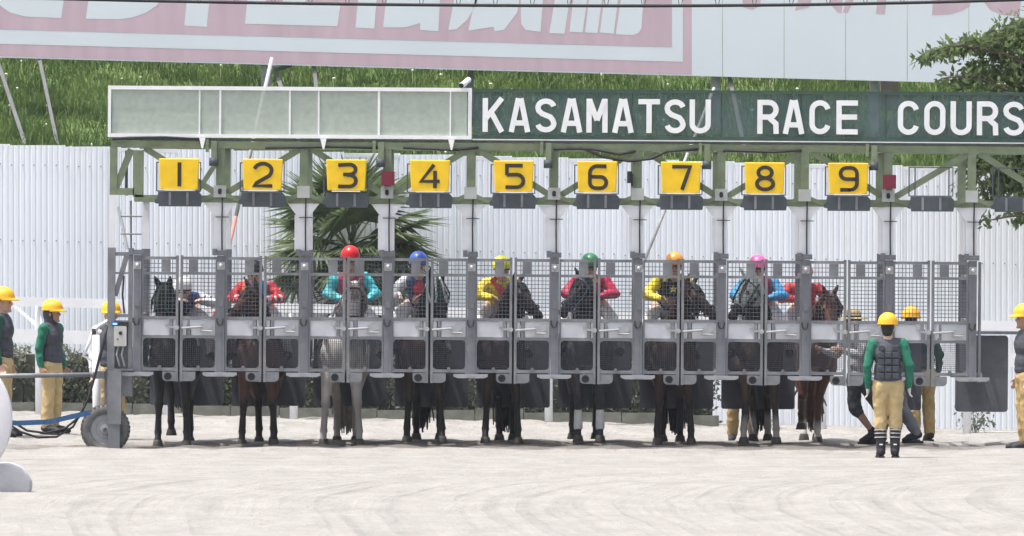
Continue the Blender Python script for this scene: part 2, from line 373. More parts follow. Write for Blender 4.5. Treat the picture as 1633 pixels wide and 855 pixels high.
# kerb blocks at the foot of the fence on the right
for i in range(7):
    a = W(1290+i*68, 0, 13.6).x; b = W(1290+i*68+66.5, 0, 13.6).x; zt = W(1290+i*68, 688 + .02*i*8, 13.6).z
    o = MB().box(a, b, 13.45, 13.7, zt-.6, zt).build('kerb_block', mat('pale_concrete', (.42,.41,.38), .9, 0, .15, 4, .2, 30))
    tag(o, ['pale concrete kerb block under the white fence, counted %s from the chestnut horse' % q for q in ('first','second','third','fourth','fifth','sixth','seventh')][i], 'kerb', 'kerb blocks below the fence')
# ------------------------------------------------------------------ white outer running rail
RY = 11.5
rail = empty('running_rail', (0, RY, 0)); tag(rail, 'white two bar running rail along the far side of the track', 'rail')
def rz(py): return W(100, py, RY).z
sc = (D+RY)/F; xr0 = W(100, 0, RY).x
for a, b, nm in ((475.5, 490, 'top_bar'), (527, 548, 'lower_bar')):
    za = CH-(a-HY)*sc; zb = CH-(b-HY)*sc; s_ = -.0245
    q = MB(); X0, X1 = -16, 16
    q.add([(X0,-.05,zb+s_*(X0-xr0)),(X1,-.05,zb+s_*(X1-xr0)),(X1,-.05,za+s_*(X1-xr0)),(X0,-.05,za+s_*(X0-xr0)),(X0,.03,zb+s_*(X0-xr0)),(X1,.03,zb+s_*(X1-xr0)),(X1,.03,za+s_*(X1-xr0)),(X0,.03,za+s_*(X0-xr0))],
      [(0,1,2,3),(5,4,7,6),(0,4,5,1),(3,2,6,7),(0,3,7,4),(1,5,6,2)])
    q.build(nm, WHITE, rail)
for px in (-340, -140, 62, 265, 468, 672, 875, 1078, 1312, 1543, 1790):
    x = W(px, 0, RY).x; zt = CH-(482-HY)*sc - .0245*(x-xr0)
    MB().cyl((x, .09, -.3), (x, .09, zt), .055, 12).build('post', WHITE, rail, True)
    MB().bar((x, .09, zt-.03), (x+.0, -.06, zt-.03), .07, .05).build('bracket', WHITE, rail)
    MB().bar((x-.03, .14, zt-.32), (x-.38, .2, zt-.02), .04, .04).build('brace', WHITE, rail)
# ------------------------------------------------------------------ hedge
def leafcloud(pts, size, asp=.5, droop=0., up=None):     # pts Nx3 -> folded leaf quads
    N = len(pts); a = RNG.normal(size=(N, 3)); a[:, 2] -= droop; a /= np.linalg.norm(a, axis=1)[:, None]
    b = RNG.normal(size=(N, 3)); b -= a*(a*b).sum(1)[:, None]; b /= np.linalg.norm(b, axis=1)[:, None]
    c = np.cross(a, b); L = size*RNG.uniform(.6, 1.25, N)[:, None]; wv = L*asp/2
    p0 = pts; p1 = pts + a*L*.45 + b*wv + c*L*.08; p2 = pts + a*L; p3 = pts + a*L*.45 - b*wv + c*L*.08
    V = np.stack([p0, p1, p2, p3], 1).reshape(-1, 3); o = np.arange(N)*4
    F_ = np.stack([o, o+1, o+2], 1).tolist() + np.stack([o, o+2, o+3], 1).tolist()
    return V, F_
def leafobj(name, pts, size, m, parent=None, asp=.5, droop=0.):
    V, F_ = leafcloud(np.asarray(pts), size, asp, droop); me = bpy.data.meshes.new(name); me.from_pydata(V.tolist(), [], F_); me.update()
    return link(name, me, m, parent)
HEDGE = leafmat('dull_hedge_leaf', (.105,.12,.085), (.22,.24,.18), 2.2, .35)
hx0, hx1 = W(-160, 0, 13).x, W(1146, 0, 13).x
hedge = empty('hedge', ((hx0+hx1)/2, 13, 0)); tag(hedge, 'low dull green clipped hedge under the white running rail', 'hedge')
hm = (hx0+hx1)/2
def htop(x): return CH-(556-HY)*(D+13)/F - SL*(x - W(100,0,13).x)
q = MB(); xs = np.linspace(hx0, hx1-.08, 40)
for a, b in zip(xs[:-1], xs[1:]):
    zt = htop((a+b)/2) - .1; q.box(a-hm, b-hm-.01, -.3+random.uniform(-.05,.05), .4, -.3, zt+random.uniform(-.06,.04))
q.build('twiggy_core', mat('hedge_core', (.085,.092,.07), .95, 0, .4, 9, .8, 20), hedge)
N = 17000; x = RNG.uniform(hx0, hx1, N); t = RNG.uniform(0, 1, N); zt = htop(x) + .07*ripple(x, x*0, 5)
base = groundz(x, x*0+12.4)
z = base + (zt-base)*t; y = -.36 + .14*RNG.uniform(-1, 1, N) + .08*ripple(x, z, 6.); top = RNG.uniform(0,1,N) < .16
y = np.where(top, RNG.uniform(-.4, .42, N), y); z = np.where(top, zt - .05 + .07*RNG.uniform(-1,1,N), z)
keep = (ripple(x, z*2, 3.2) + ripple(x*1.4+2, z*3, 6.) > -.75)
leafobj('foliage', np.stack([x-hm, y, z], 1)[keep], .075, HEDGE, hedge, .55)
# grey board edging at the hedge foot
edg = MB(); 
for i in range(16):
    a = W(-100+i*78, 0, 12.3).x; b = W(-100+i*78+76.5, 0, 12.3).x; zz = float(groundz((a+b)/2, 12.3))
    o = MB().box(a, b, 12.26, 12.32, zz-.2, zz+.13+random.uniform(-.01,.015)).build('edging_board', mat('weathered_grey_board', (.17,.175,.15), .9, 0, .25, 5, .3, 20))
    o.parent = hedge; o.matrix_parent_inverse = Matrix.Translation(-hedge.location)
# weeds at the right
for px, py, sz, lb in ((1556, 694, .38, 'small green weed clump below the open grey stall door'), (1215, 690, .2, 'little weed tuft at the fence foot behind the leading pair')):
    c = W(px, py, 13.1); tg = empty('weed_clump', c); tag(tg, lb, 'weed')
    pts = RNG.normal(size=(130, 3))*np.array([.13, .1, .14])*sz/.38 + np.array([0, 0, sz*.5])
    leafobj('leaves', pts, .09, HEDGE, tg, .4)
    q = MB()
    for i in range(9): q.tube([(0,0,-.05), (random.uniform(-.1,.1), random.uniform(-.05,.05), sz*.5), (random.uniform(-.22,.22), random.uniform(-.1,.1), sz*random.uniform(.8,1.1))], .006, 4, .003)
    q.build('stems', STRAW, tg)

# ------------------------------------------------------------------ billboard on the bank
BY = 26.0; bsc = (D+BY)/F
def BP(u, v): return ((u-816.5)*bsc, CH-(v + .0264*u - HY)*bsc)      # u along, v down, sheared with the board
bill = empty('billboard', (0, BY, 0)); tag(bill, 'huge white and faded pink advertising billboard on stilts above the bank', 'billboard')
BW = mat('billboard_white', (.74,.775,.83), .55, 0, .03, .7); BPK = mat('billboard_faded_pink', (.61,.45,.52), .6, 0, .08, 1.5, stretch=(3,3,.4))
for i in range(-6, 22):
    u0 = 72 + 98.2*i; a = BP(u0+.35, 92); b = BP(u0+98.2-.35, 92); t0 = BP(u0+.35, -150); t1 = BP(u0+98.2-.35, -150)
    MB().prism([a, b, t1, t0], 0, .04).build('panel', BW, bill)
def bpoly(uv, name, m, y, direct=True):
    pts = [((u-816.5)*bsc, CH-(v-HY)*bsc) if direct else BP(u, v) for u, v in uv]
    return MB().prism(pts, y, y+.001).build(name, m, bill)
bpoly([(-500,90),(1103,90),(1103,-145),(-500,-145)], 'pink_field', BPK, -0.0015, False)
bpoly([(-500,70),(1089,70),(1089,-140),(-500,-140)], 'white_border', BW, -0.0030, False)
bpoly([(-500,47),(1071.5,47),(1071.5,-135),(-500,-135)], 'pink_panel', BPK, -0.0045, False)
def low(pts): return pts
for uv in ([(-60,-40),(-40,-25),(-2,7),(15,20),(40,26.5),(98,29),(107,-40)],
           [(137,30),(190,31),(212,28),(232,21),(250,9),(262,-8),(266,-40),(147,-40)],
           [(294,41),(330,43),(338,-40),(302,-40)],
           [(391,38),(538,42),(543,8),(487,6),(490,-40),(453,-40),(451,5),(424,4),(425,-40),(398,-40)],
           [(567,44),(597,46),(604,-40),(575,-40)],
           [(611,44),(646,44),(670,37),(670,48),(699,50),(704,-40),(620,-40)],
           [(715,48),(728,47),(746,31),(760,5),(768,-40),(732,-40)],
           [(747,49),(787,43),(789,50),(804,48),(825,20),(834,-40),(766,-40)],
           [(831,38),(838,48),(862,51),(869,-40),(830,-40)],
           [(876,53),(900,54),(915,-40),(891,-40)], [(908,51),(929,52),(942,-40),(919,-40)], [(933,52),(953,53),(965,-40),(944,-40)],
           [(957,52),(979,54),(990,-40),(968,-40)], [(982,55),(1010,56),(1019,52),(1023,45),(1029,-40),(996,-40)]):
    bpoly(uv, 'white_lettering', BW, -.0060)
for uv in ([(1486,24),(1515,23),(1534,17),(1546,10),(1558,-40),(1490,-40)], [(1565,-40),(1570,5),(1579,16),(1598,24),(1625,26),(1634,-40)],
           [(1397,22),(1411,23),(1417,-40),(1402,-40)], [(1344,20),(1352,21),(1378,-40),(1362,-40)],
           [(1268,17),(1290,12),(1308,-40),(1284,-40)], [(1322,5),(1336,20),(1342,21),(1347,-40),(1330,-40)], [(1185,12),(1199,16),(1212,10),(1217,-40),(1180,-40)]):
    bpoly(uv, 'pink_lettering', BPK, -.0015)
GALV = mat('galvanised_steel', (.135,.14,.145), .75, .0, .15, 6)
PALEP = mat('pale_grey_post', (.33,.33,.33), .8, 0, .25, 5, .3, 20)
DKST = mat('weathered_dark_post', (.15,.13,.115), .8, 0, .25, 5, .3, 20)
for u0, u1, nm in ((-400, 560, 'bottom_beam'), (562, 1900, 'bottom_beam')):
    a = BP(u0, 90); b = BP(u1, 90); MB().bar((a[0], .13, a[1]+.12), (b[0], .13, b[1]+.12), .1, .1).build(nm, GALV, bill)
def bpt(px, py, dy): 
    v = W(px, py, BY+dy); return (v.x, dy, v.z)
for a, b, wd, m in (((-8, 84, .1), (47, 250, -1.2), .055, GALV), ((62, 88, .1), (96, 250, -1.2), .05, GALV), ((425, 100, .2), (425, 290, .2), .15, PALEP),
                    ((437, 105, .3), (482, 240, -1.), .06, GALV), ((440, 112, .2), (500, 92, .25), .06, GALV), ((500, 96, .2), (516, 260, -1), .055, GALV),
                    ((1141, 112, .25), (1141, 300, .25), .14, PALEP), ((1163, 122, .2), (1192, 260, -1), .06, GALV), ((1394, 122, .25), (1394, 300, .25), .13, PALEP),
                    ((751, 105, .25), (751, 300, .25), .09, GALV), ((-300, 80, .2), (-300, 300, .2), .13, GALV), ((1800, 130, .2), (1800, 330, .2), .13, GALV)):
    MB().bar(bpt(*a), bpt(*b), wd, wd).build('support', m, bill)
MB().bar(bpt(1418, 118, 1.2), bpt(1418, 320, 1.2), .26, .2).build('support', DKST, bill)
# red and white leaning poles behind the gate
RW = mat('faded_red_paint', (.46,.20,.16), .6, 0, .2, 8)
def lean_pole(a, b, Ya, Yb, r, lb, split):
    A = W(*a, Ya); B = W(*b, Yb); t = empty('leaning_pole', B); tag(t, lb, 'pole'); A -= B; Z = Vector((0,0,0))
    cs = [i/split for i in range(split+1)]
    for i in range(split):
        MB().cyl(A.lerp(Z, cs[i]), A.lerp(Z, cs[i+1]), r, 10).build('pole_section', (mat('weathered_pale_pole', (.42,.42,.41), .8, 0, .2, 6)) if i % 2 == 0 else RW, t, True)
lean_pole((434, 92), (318, 600), 14.8, 13.8, .026, 'red and white leaning guard pole behind boards one and two', 2)
lean_pole((1139, 140), (1006, 470), 14.8, 13.8, .021, 'thin white leaning pole left of board seven, rising behind the gate', 1)
# overhead cable with hangers
CY = 20.0
cb = empty('overhead_cable', W(900, 8, CY)); tag(cb, 'black overhead cable with wire hangers crossing the billboard', 'cable')
def cpt(px): 
    d = (px-1010)/1000.; y = 9.5 - 13.5*d*d if px < 1010 else 9.5 - 26*d*d
    return W(px, y, CY) - cb.location
MB().tube([cpt(x) for x in range(-400, 2100, 50)], .023, 8).build('cable', BLACK, cb, True)
mw = [cpt(x) + Vector((0, 0, .30)) for x in range(-400, 2100, 50)]
MB().tube(mw, .007, 6).build('messenger_wire', BLACK, cb, True)
for i, x in enumerate(range(-390, 2100, 59)):
    c = cpt(x); MB().tube([c+Vector((-.035,0,.30)), c+Vector((-.03,0,.08)), c+Vector((-.012,0,-.022)), c+Vector((.012,0,-.022)), c+Vector((.03,0,.08)), c+Vector((.07,0,.30))], .005, 5).build('hanger', BLACK, cb)

# ------------------------------------------------------------------ fan palm
PALM = leafmat('palm_green', (.075,.115,.055), (.19,.245,.12), 3, .4)
palm = empty('palm_tree', W(560, 668, 13.9)); tag(palm, 'fan palm with spiky fronds in front of the white fence', 'palm tree')
pz = W(560, 398, 13.9).z - palm.location.z
MB().tube([(0,0,-.1),(.02,0,.6),(-.02,0,1.2),(0,0,pz-.05)], [.17,.15,.16,.13], 12).build('trunk', mat('palm_fibre', (.10,.075,.045), .95, 0, .4, 14, .9, 25, stretch=(1,1,3)), palm)
def frond_mesh(seed):
    rg = random.Random(seed); q = MB(); st = rg.uniform(.5, .62)
    q.tube([(0,0,0), (0, st*.5, .03), (0, st, 0)], .012, 5, .008)
    nl = 30; Lf = .58
    for i in range(nl):
        a = R(-118 + 236*i/(nl-1)); ln = Lf*(.80+.2*math.cos(a*.7))*rg.uniform(.88, 1.06)
        d = Vector((math.sin(a), math.cos(a), 0)); s_ = Vector((d.y, -d.x, 0)); o = Vector((0, st, 0))
        hw = .029; b1 = o + d*ln*.45 + Vector((0,0,.05)); dr = rg.uniform(.02, .13); tp = o + d*ln + Vector((0,0,-dr))
        q.add([o - s_*.004, o + s_*.004, b1 + s_*hw, b1 + Vector((0,0,-.018)), b1 - s_*hw, tp], [(0,3,4),(0,1,3),(1,2,3),(3,2,5),(4,3,5)])
    return q.mesh('frond')
fms = [frond_mesh(i) for i in range(4)]
for f_ in fms: f_.materials.append(PALM)
rg = random.Random(4)
for i in range(34):
    az = i*2.39996 + rg.uniform(-.2,.2); el = R(80 - 108*(i/33)**.9 + rg.uniform(-8, 8))
    o = link('frond', fms[i % 4], None, palm); o.location = (rg.uniform(-.05,.05), rg.uniform(-.05,.05), pz + .15 - .012*i)
    o.rotation_mode = 'QUATERNION'; d = Vector((math.cos(az)*math.cos(el)*1.0, math.sin(az)*math.cos(el), math.sin(el)))
    o.rotation_quaternion = d.to_track_quat('Y', 'Z') @ Euler((0, rg.uniform(-.5,.5), 0)).to_quaternion(); o.scale = (1.28,)*3 if i > 6 else (1.08,)*3
# ------------------------------------------------------------------ broadleaf tree at the right edge
TLEAF = leafmat('broad_leaf', (.075,.125,.045), (.23,.30,.13), 2.4, .6)
tree = empty('broadleaf_tree', W(1790, 690, 12.8)); tag(tree, 'leafy green tree reaching in from the right edge', 'tree'); TB = tree.location.copy()
BARK = mat('bark', (.10,.08,.06), .95, 0, .3, 8, .8, 20)
def tp(px, py, dy=0.): return W(px, py, 12.8+dy) - TB
tr = MB().tube([(0,0,-.1), tp(1785, 560), tp(1778, 420), tp(1770, 300, .1), tp(1760, 180, .1), tp(1750, 60)], [.17,.14,.125,.1,.075,.045], 10)
tr.build('trunk', BARK, tree, True)
limbs = [[(1778,400),(1700,330),(1630,270),(1580,262),(1545,290)], [(1772,300),(1700,200),(1620,150),(1550,120),(1500,125)], [(1765,220),(1690,130),(1600,85),(1530,72),(1468,92)],
         [(1758,150),(1700,70),(1640,45),(1600,60)], [(1780,420),(1720,380),(1650,340),(1610,345),(1575,352)], [(1750,80),(1760,0),(1740,-60)]]
for L in limbs:
    MB().tube([tp(px, py, (.4*((px*7+py*3) % 5)/5-.2) if i else 0) for i, (px, py) in enumerate(L)], .045, 7, .008).build('limb', BARK, tree, True)
blobs = [(1470,92,14,9,60),(1492,84,18,9,120),(1520,76,24,12,200),(1552,68,26,14,300),(1590,66,32,24,520),(1630,58,36,30,700),(1680,60,50,50,1100),(1610,108,44,24,700),(1560,112,34,18,380),(1525,128,24,10,160),
         (1655,130,50,40,1000),(1600,160,60,26,600),(1560,255,32,18,260),(1600,262,34,34,560),(1640,280,46,46,1000),(1545,300,18,16,60),(1582,305,20,24,140),(1572,348,12,14,26),(1628,345,14,12,60),(1700,180,70,80,1800),(1720,300,70,70,1600),(1760,60,80,90,2000),(1660,215,50,40,700)]
P = []
for cx, cy, rx, ry, cn in blobs:
    cn = int(cn*(.72 if cy < 170 else 1.15)); a = RNG.normal(size=(cn, 3))*.52; px = cx + a[:,0]*rx; py = cy + a[:,1]*ry; dy = a[:,2]*max(.18, rx*.009)
    z_ = D+12.8+dy; P.append(np.stack([(px-816.5)*z_/F, 12.8+dy, CH-(py-HY)*z_/F], 1))
P = np.concatenate(P) - np.array(TB)
leafobj('crown', P, .125, TLEAF, tree, .42, .9)

# ------------------------------------------------------------------ thin warm-season haze around everything
hz = MB().box(-3300, 3300, -3300, 3300, -2.5, 15).build('haze', None); tag(hz, 'thin pale summer haze filling the air', None, None, 'stuff')
hm_ = bpy.data.materials.new('haze_air'); hm_.use_nodes = True; nn = hm_.node_tree.nodes; nn.remove(nn['Principled BSDF'])
pv = nn.new('ShaderNodeVolumePrincipled'); pv.inputs['Color'].default_value = (.86,.92,1,1); pv.inputs['Density'].default_value = .00014; hm_.node_tree.links.new(pv.outputs[0], nn['Material Output'].inputs['Volume'])
hz.data.materials.append(hm_)
# ================================================================== the starting gate
gate = empty('starting_gate', (0, 0, 0)); gate.rotation_euler = (0, .0068, 0)
tag(gate, 'long grey and olive green starting gate with numbered yellow boards', 'starting gate')
def gx(px): return (px-816.5)/133.
def gz(py): return (713-py)/133.
PK = [217.5 + 133.2*k for k in range(11)]               # post centres
RB = 2.5                                                # depth of the stalls
WIRE = mat('mesh_wire', (.10,.105,.12), .5, .3, .1, 10)
PANELW = mat('white_door_panel', (.56,.57,.60), .5, 0, .06, 6, .03, 30)
def gbox(q, a, b, c, d, y0, y1): return q.box(gx(a), gx(b), y0, y1, gz(d), gz(c))     # px left, right, top, bottom
# ---- posts (front), caps and fittings
q = MB(); gbox(q, -8.5, 6.5, 410, 601, -.05, .09); 
pm_ = MB(); pm_.box(-.047, .047, -.05, .09, gz(601), gz(411)); pm_.box(-.012, .012, -.054, -.0502, gz(598), gz(440))
post_me = pm_.mesh('post'); post_me.materials.append(mat('grey_post_steel', (.175,.18,.20), .5, .2, .2, 5, .1, 60))
cm_ = MB(); cm_.box(-.105, .075, -.07, .11, gz(410.5), gz(406)); cm_.box(-.105, -.05, -.06, .1, gz(406), gz(400)); cm_.box(-.045, .075, -.06, .1, gz(405.8), gz(402.5))
for dx in (-.02, .05): cm_.cyl((dx, -.085, gz(407)), (dx, -.07, gz(407)), .015, 8)
cap_me = cm_.mesh('post_cap'); cap_me.materials.append(STEELD)
bm_ = MB(); bm_.lathe([(.02,0),(.028,-.01),(.034,-.03),(.026,-.055),(.01,-.065)], (0, -.05, gz(427)), 'y', 12); bm_.box(-.045,.045,-.062,-.0505, gz(433), gz(421))
bolt_me = bm_.mesh('latch_bolt'); bolt_me.materials.append(mat('bright_steel', (.5,.5,.52), .35, .6))
sw = MB(); sw.box(-.03, .03, -.075, -.051, gz(492), gz(480)); sw_me = sw.mesh('switch_box'); sw_me.materials.append(STEELD)
hk = MB(); hk.tube([(-.045,-.06,gz(511)),(-.045,-.075,gz(517)),(-.02,-.075,gz(522)),(.015,-.075,gz(521)),(.03,-.07,gz(512))], .009, 6); hk_me = hk.mesh('hook'); hk_me.materials.append(BLACK)
ft = MB(); ft.prism([(-.21,gz(597)),(.2,gz(597)),(.2,gz(601)),(.16,gz(603.5)),(-.16,gz(603.5)),(-.21,gz(601))], -.14, -.055); ft.cyl((-.03,-.16,gz(600)), (-.03,-.14,gz(600)), .018, 8); ft.cyl((.03,-.16,gz(600)), (.03,-.14,gz(600)), .018, 8)
ft_me = ft.mesh('foot_bracket'); ft_me.materials.append(mat('light_alloy', (.34,.35,.37), .45, .3))
# upper white column with flared head
uc = MB(); uc.prism([(-.07,gz(402)),(.07,gz(402)),(.07,gz(348)),(.19,gz(327)),(-.19,gz(327)),(-.07,gz(348))], .0, .10); uc.box(-.105,-.0715,.02,.12,gz(402),gz(345))
uc_me = uc.mesh('upper_column'); uc_me.materials.append(WHITED)
cd = MB(); cd.tube([(.02,-.02,gz(403)),(.016,-.02,gz(365)),(.02,-.02,gz(318))], .0085, 6); cd.box(-.06,.1,-.03,-.012,gz(350),gz(348.6)); cd_me = cd.mesh('cable'); cd_me.materials.append(BLACK)
rp_ = MB(); rp_.box(-.05, .05, RB-.05, RB+.05, gz(575), gz(402)); rp_me = rp_.mesh('rear_post'); rp_me.materials.append(STEELD)
pt = MB(); pt.box(-.035, .035, .12, RB-.07, gz(592), gz(522)); pt_me = pt.mesh('partition_pad'); pt_me.materials.append(PAD)
pr = MB(); pr.box(-.025, .025, .1, RB-.052, gz(512), gz(506)); pr.box(-.025,.025,.1,RB-.052,gz(440),gz(435)); pr_me = pr.mesh('partition_rail'); pr_me.materials.append(STEELD)
for k, px in enumerate(PK):
    x = gx(px)
    for nm, me in (('post', post_me), ('post_cap', cap_me), ('latch_bolt', bolt_me), ('switch_box', sw_me), ('hook', hk_me), ('foot_bracket', ft_me), ('rear_post', rp_me), ('partition_pad', pt_me), ('partition_rail', pr_me)):
        o = link(nm, me, None, gate); o.location = (x, 0, 0)
    if k > 0:
        o = link('upper_column', uc_me, None, gate); o.location = (x-.02, 0, 0)
        o = link('control_cable', cd_me, None, gate); o.location = (x-.01, 0, 0)
    # rear column carrying the rear truss
    o = MB().box(x-.04, x+.04, RB-.04, RB+.04, gz(402)+.001, gz(322)).build('rear_column', WHITED, gate)
# ---- front doors, two per stall
def door_meshes(sgn):
    # local x: 0 at the hinge post side, +w to the closing edge (mirrored by sgn)
    w_ = 58.6/133.; X = lambda a: sgn*a
    def bx(q, a, b, top, bot, y0, y1): q.box(min(X(a),X(b)), max(X(a),X(b)), y0, y1, gz(bot), gz(top))
    fr = MB(); t = 4.2/133
    bx(fr, 0, .021, 413, 597, -.03, .03); bx(fr, w_-t, w_, 411, 612, -.032, .032)
    for a, b in ((413,417.5),(437.5,441.8),(508,513),(538.5,543),(590,595)): bx(fr, .0215, w_-t-.0005, a, b, -.026, .026)
    for (xa, s1) in ((.021, 1), (w_-t, -1)):               # corner fillets of the lower window
        for (za, s2) in ((543, 1), (589.5, -1)):
            r = 5/133.; pts = [(X(xa), gz(za)), (X(xa+s1*r), gz(za)), (X(xa+s1*r*.3), gz(za+s2*1.5)), (X(xa), gz(za+s2*5))]
            fr.prism(pts, -.024, .024)
    # skirt plate with rounded corner at the bottom
    a = w_-25/133.; pts = [(X(a), gz(596.2)), (X(w_-t-.001), gz(596.2)), (X(w_-t-.001), gz(611.5)), (X(a+.045), gz(611.5)), (X(a+.012), gz(609.5)), (X(a), gz(606))]
    fr.prism(pts, -.025, .012)
    fr.cyl((X(w_*.5), -.03, gz(588.8)), (X(w_*.5), -.045, gz(588.8)), .02, 8)
    wr = MB(); wt = .0036
    def net(q, top, bot, xa, xb, st=.0455):
        nx = max(1, int(round((xb-xa)/st))); nz = max(1, int(round((bot-top)/133./st)))
        for i in range(1, nx): c = xa+(xb-xa)*i/nx; bx(q, c-wt, c+wt, top, bot, .004, .011)
        for j in range(1, nz): z = gz(bot)+(gz(top)-gz(bot))*j/nz; q.box(min(X(xa),X(xb)), max(X(xa),X(xb)), -.004, .0035, z-wt, z+wt)
    net(wr, 417.5, 437.5, .021, w_-t); net(wr, 441.8, 508, .021, w_-t)
    lw = MB(); wt = .0026; net(lw, 543, 589.5, .021, w_-t, .024)
    pl = MB(); bx(pl, w_-.175-t, w_-t-.065, 417.7, 437.3, -.02, .02)
    wp = MB()
    if sgn > 0: bx(wp, .022, w_-.105, 513.2, 538.3, -.012, .012); bx(wp, w_-.06, w_-t-.001, 513.2, 538.3, -.010, .010)
    else: bx(wp, .022, w_-.13, 513.2, 538.3, -.012, .012); bx(wp, w_-.075, w_-t-.001, 513.2, 538.3, -.010, .010)
    vb = MB(); c = w_-.085 if sgn > 0 else w_-.103; bx(vb, c-.02, c+.018, 513.2, 538.3, -.024, .018)
    la = MB()
    if sgn > 0:
        bx(la, w_-.16, w_-.12, 517, 521.5, -.045, -.0125); bx(la, w_-.12, w_-.02, 524, 527, -.05, -.03); la.cyl((X(w_-.015), -.06, gz(526)), (X(w_-.015), -.033, gz(526)), .028, 12)
    else:
        la.tube([(X(w_-.02),-.05,gz(527)), (X(w_-.12),-.05,gz(526)), (X(.18),-.05,gz(524.5))], .014, 8)
        la.prism([(X(.2),gz(522)),(X(.2),gz(529)),(X(.13),gz(531)),(X(.05),gz(526)),(X(.06),gz(519)),(X(.12),gz(517))] , -.055, -.013)
        la.tube([(X(.2),-.05,gz(531)), (X(.06),-.05,gz(531.5))], .009, 6)
    so_ = MB()
    if sgn > 0: so_.lathe([(.046,-.026),(.046,-.032),(.034,-.034),(.03,-.018),(.004,-.016)], (X(w_-16/133.), 0, gz(603.5)), 'y', 16)
    return fr, wr, lw, pl, wp, vb, la, so_
LATCH = mat('pale_alloy_latch', (.40,.41,.42), .4, .3)
names = ('door', 'upper_mesh', 'lower_mesh', 'cover_plate', 'white_panel', 'crossbar', 'latch', 'socket')
dm = {}
for sgn in (1, -1):
    L = []
    for nm, qb, m in zip(names, door_meshes(sgn), (STEEL, WIRE, mat('dark_mesh_wire', (.065,.07,.085), .5, .3, .1, 10), STEEL, PANELW, STEEL, LATCH, BLACK)):
        if not qb.v: L.append(None); continue
        o = qb.build(nm, m); L.append(o.data); bpy.data.objects.remove(o)
    dm[sgn] = L
for k in range(10):
    for sgn in (1, -1):
        px = PK[k] + 6.6 if sgn > 0 else PK[k+1] - 6.6
        d = link('door', dm[sgn][0], None, gate); d.location = (gx(px), .0, 0); d.rotation_euler = (0, random.uniform(-.0025,.0025), random.uniform(-.02,.02))
        for nm, me in list(zip(names, dm[sgn]))[1:]:
            if me: link(nm, me, None, d)
# ---- rear doors (padded, waist high); the last right hand one stands open
def rounded(x0, x1, z0, z1, r, n=5):
    P = []
    for cx, cz, a in ((x1-r, z0+r, -90), (x1-r, z1-r, 0), (x0+r, z1-r, 90), (x0+r, z0+r, 180)): P += arc(cx, cz, r, r, a, a+90, n)
    return P
rz0, rz1 = W(816, 650, RB).z, W(816, 537, RB).z
rd = MB().prism(rounded(0, .45, rz0, rz1, .03), RB+.06, RB+.11); rdm = rd.mesh('rear_door'); rdm.materials.append(PAD)
for k in range(10):
    for s in (0, 1):
        if k == 8: continue                             # stall nine is still being loaded
        x = gx(PK[k]) + .057 + s*.452
        if k == 9 and s == 1: continue
        o = link('rear_door', rdm, None, gate); o.location = (x, 0, 0)
x0, z1 = W(1523, 535, RB).x, W(1523, 535, RB).z; x1, z0 = W(1607, 657, RB).x, W(1607, 657, RB).z
tl = .0068*W(1565,0,RB).x
od = MB().prism(rounded(x0, x1, z0+tl, z1+tl, .045), RB+.02, RB+.075)  .build('rear_door', mat('grey_padding', (.125,.13,.145), .8, 0, .12, 5, .2, 30), gate); od['label'] = 'open grey padded rear stall door'
MB().bar((gx(1515), .06, gz(594)), (gx(1566), .06, gz(594)), .05, .05).build('end_arm', LATCH, gate)
MB().bar((gx(1540), .1, gz(597)), (x0+.3, RB+.02, gz(597)), .05, .05).build('door_arm', STEEL, gate)
MB().tube([(gx(1560.5), -.01, gz(413)), (gx(1560.5), -.01, gz(606))], .018, 8).build('end_tube', STEEL, gate)
# ---- overhead truss, front and rear
XL, XRt = gx(172), gx(1712)
def truss(y, t, full):
    MB().box(gx(174) if full else gx(206), XRt, y-t, y+t, gz(239), gz(229)).build('top_chord', GREEN, gate)
    MB().box(gx(212), XRt, y-t, y+t, gz(326), gz(315)).build('bottom_chord', GREEN, gate)
    for k in range(1, 12):
        x = gx(217.5+133.2*k) - .02
        MB().box(x-.05, x+.05, y-t*.9, y+t*.9, gz(315)+.0005, gz(239)-.0005).build('truss_upright', GREEN, gate)
    if full:
        for k in range(0, 11):
            a, b = 217.5+133.2*k, 217.5+133.2*(k+1)
            if k % 2 == 0: A, B = (gx(a+10), y, gz(240)), (gx(b-8), y, gz(312))
            else: A, B = (gx(a+6), y, gz(312)), (gx(b-8), y, gz(240))
            MB().bar(A, B, .075, t*1.3).build('truss_diagonal', GREEN, gate)
truss(.03, .05, True); truss(RB, .045, False)
for k in range(0, 12):                                  # ties between the trusses
    x = gx(217.5+133.2*k)-.02
    MB().box(x-.03, x+.03, .09, RB-.05, gz(238), gz(231)).build('truss_tie', GREEN, gate); MB().box(x-.03, x+.03, .09, RB-.05, gz(324), gz(317)).build('truss_tie', GREEN, gate)
for k in range(1, 11):
    x = gx(217.5+133.2*k)-.02
    o = MB().box(x-.075, x+.075, -.05, -.021, gz(318), gz(299)).build('node_box', mat('light_grey_box', (.40,.42,.40), .6, .1, .1, 8), gate)
    MB().prism([(x-.3,gz(324)),(x-.05,gz(309)),(x-.05,gz(316)),(x-.2,gz(324.5))], -.045, -.025).build('gusset', GREEN, gate); MB().prism([(x+.3,gz(324)),(x+.05,gz(309)),(x+.05,gz(316)),(x+.2,gz(324.5))], -.045, -.025).build('gusset', GREEN, gate)
    if k % 2: MB().prism(rounded(x-.022, x+.022, gz(313), gz(304), .018), -.058, -.0505).build('dark_slot', BLACK, gate)
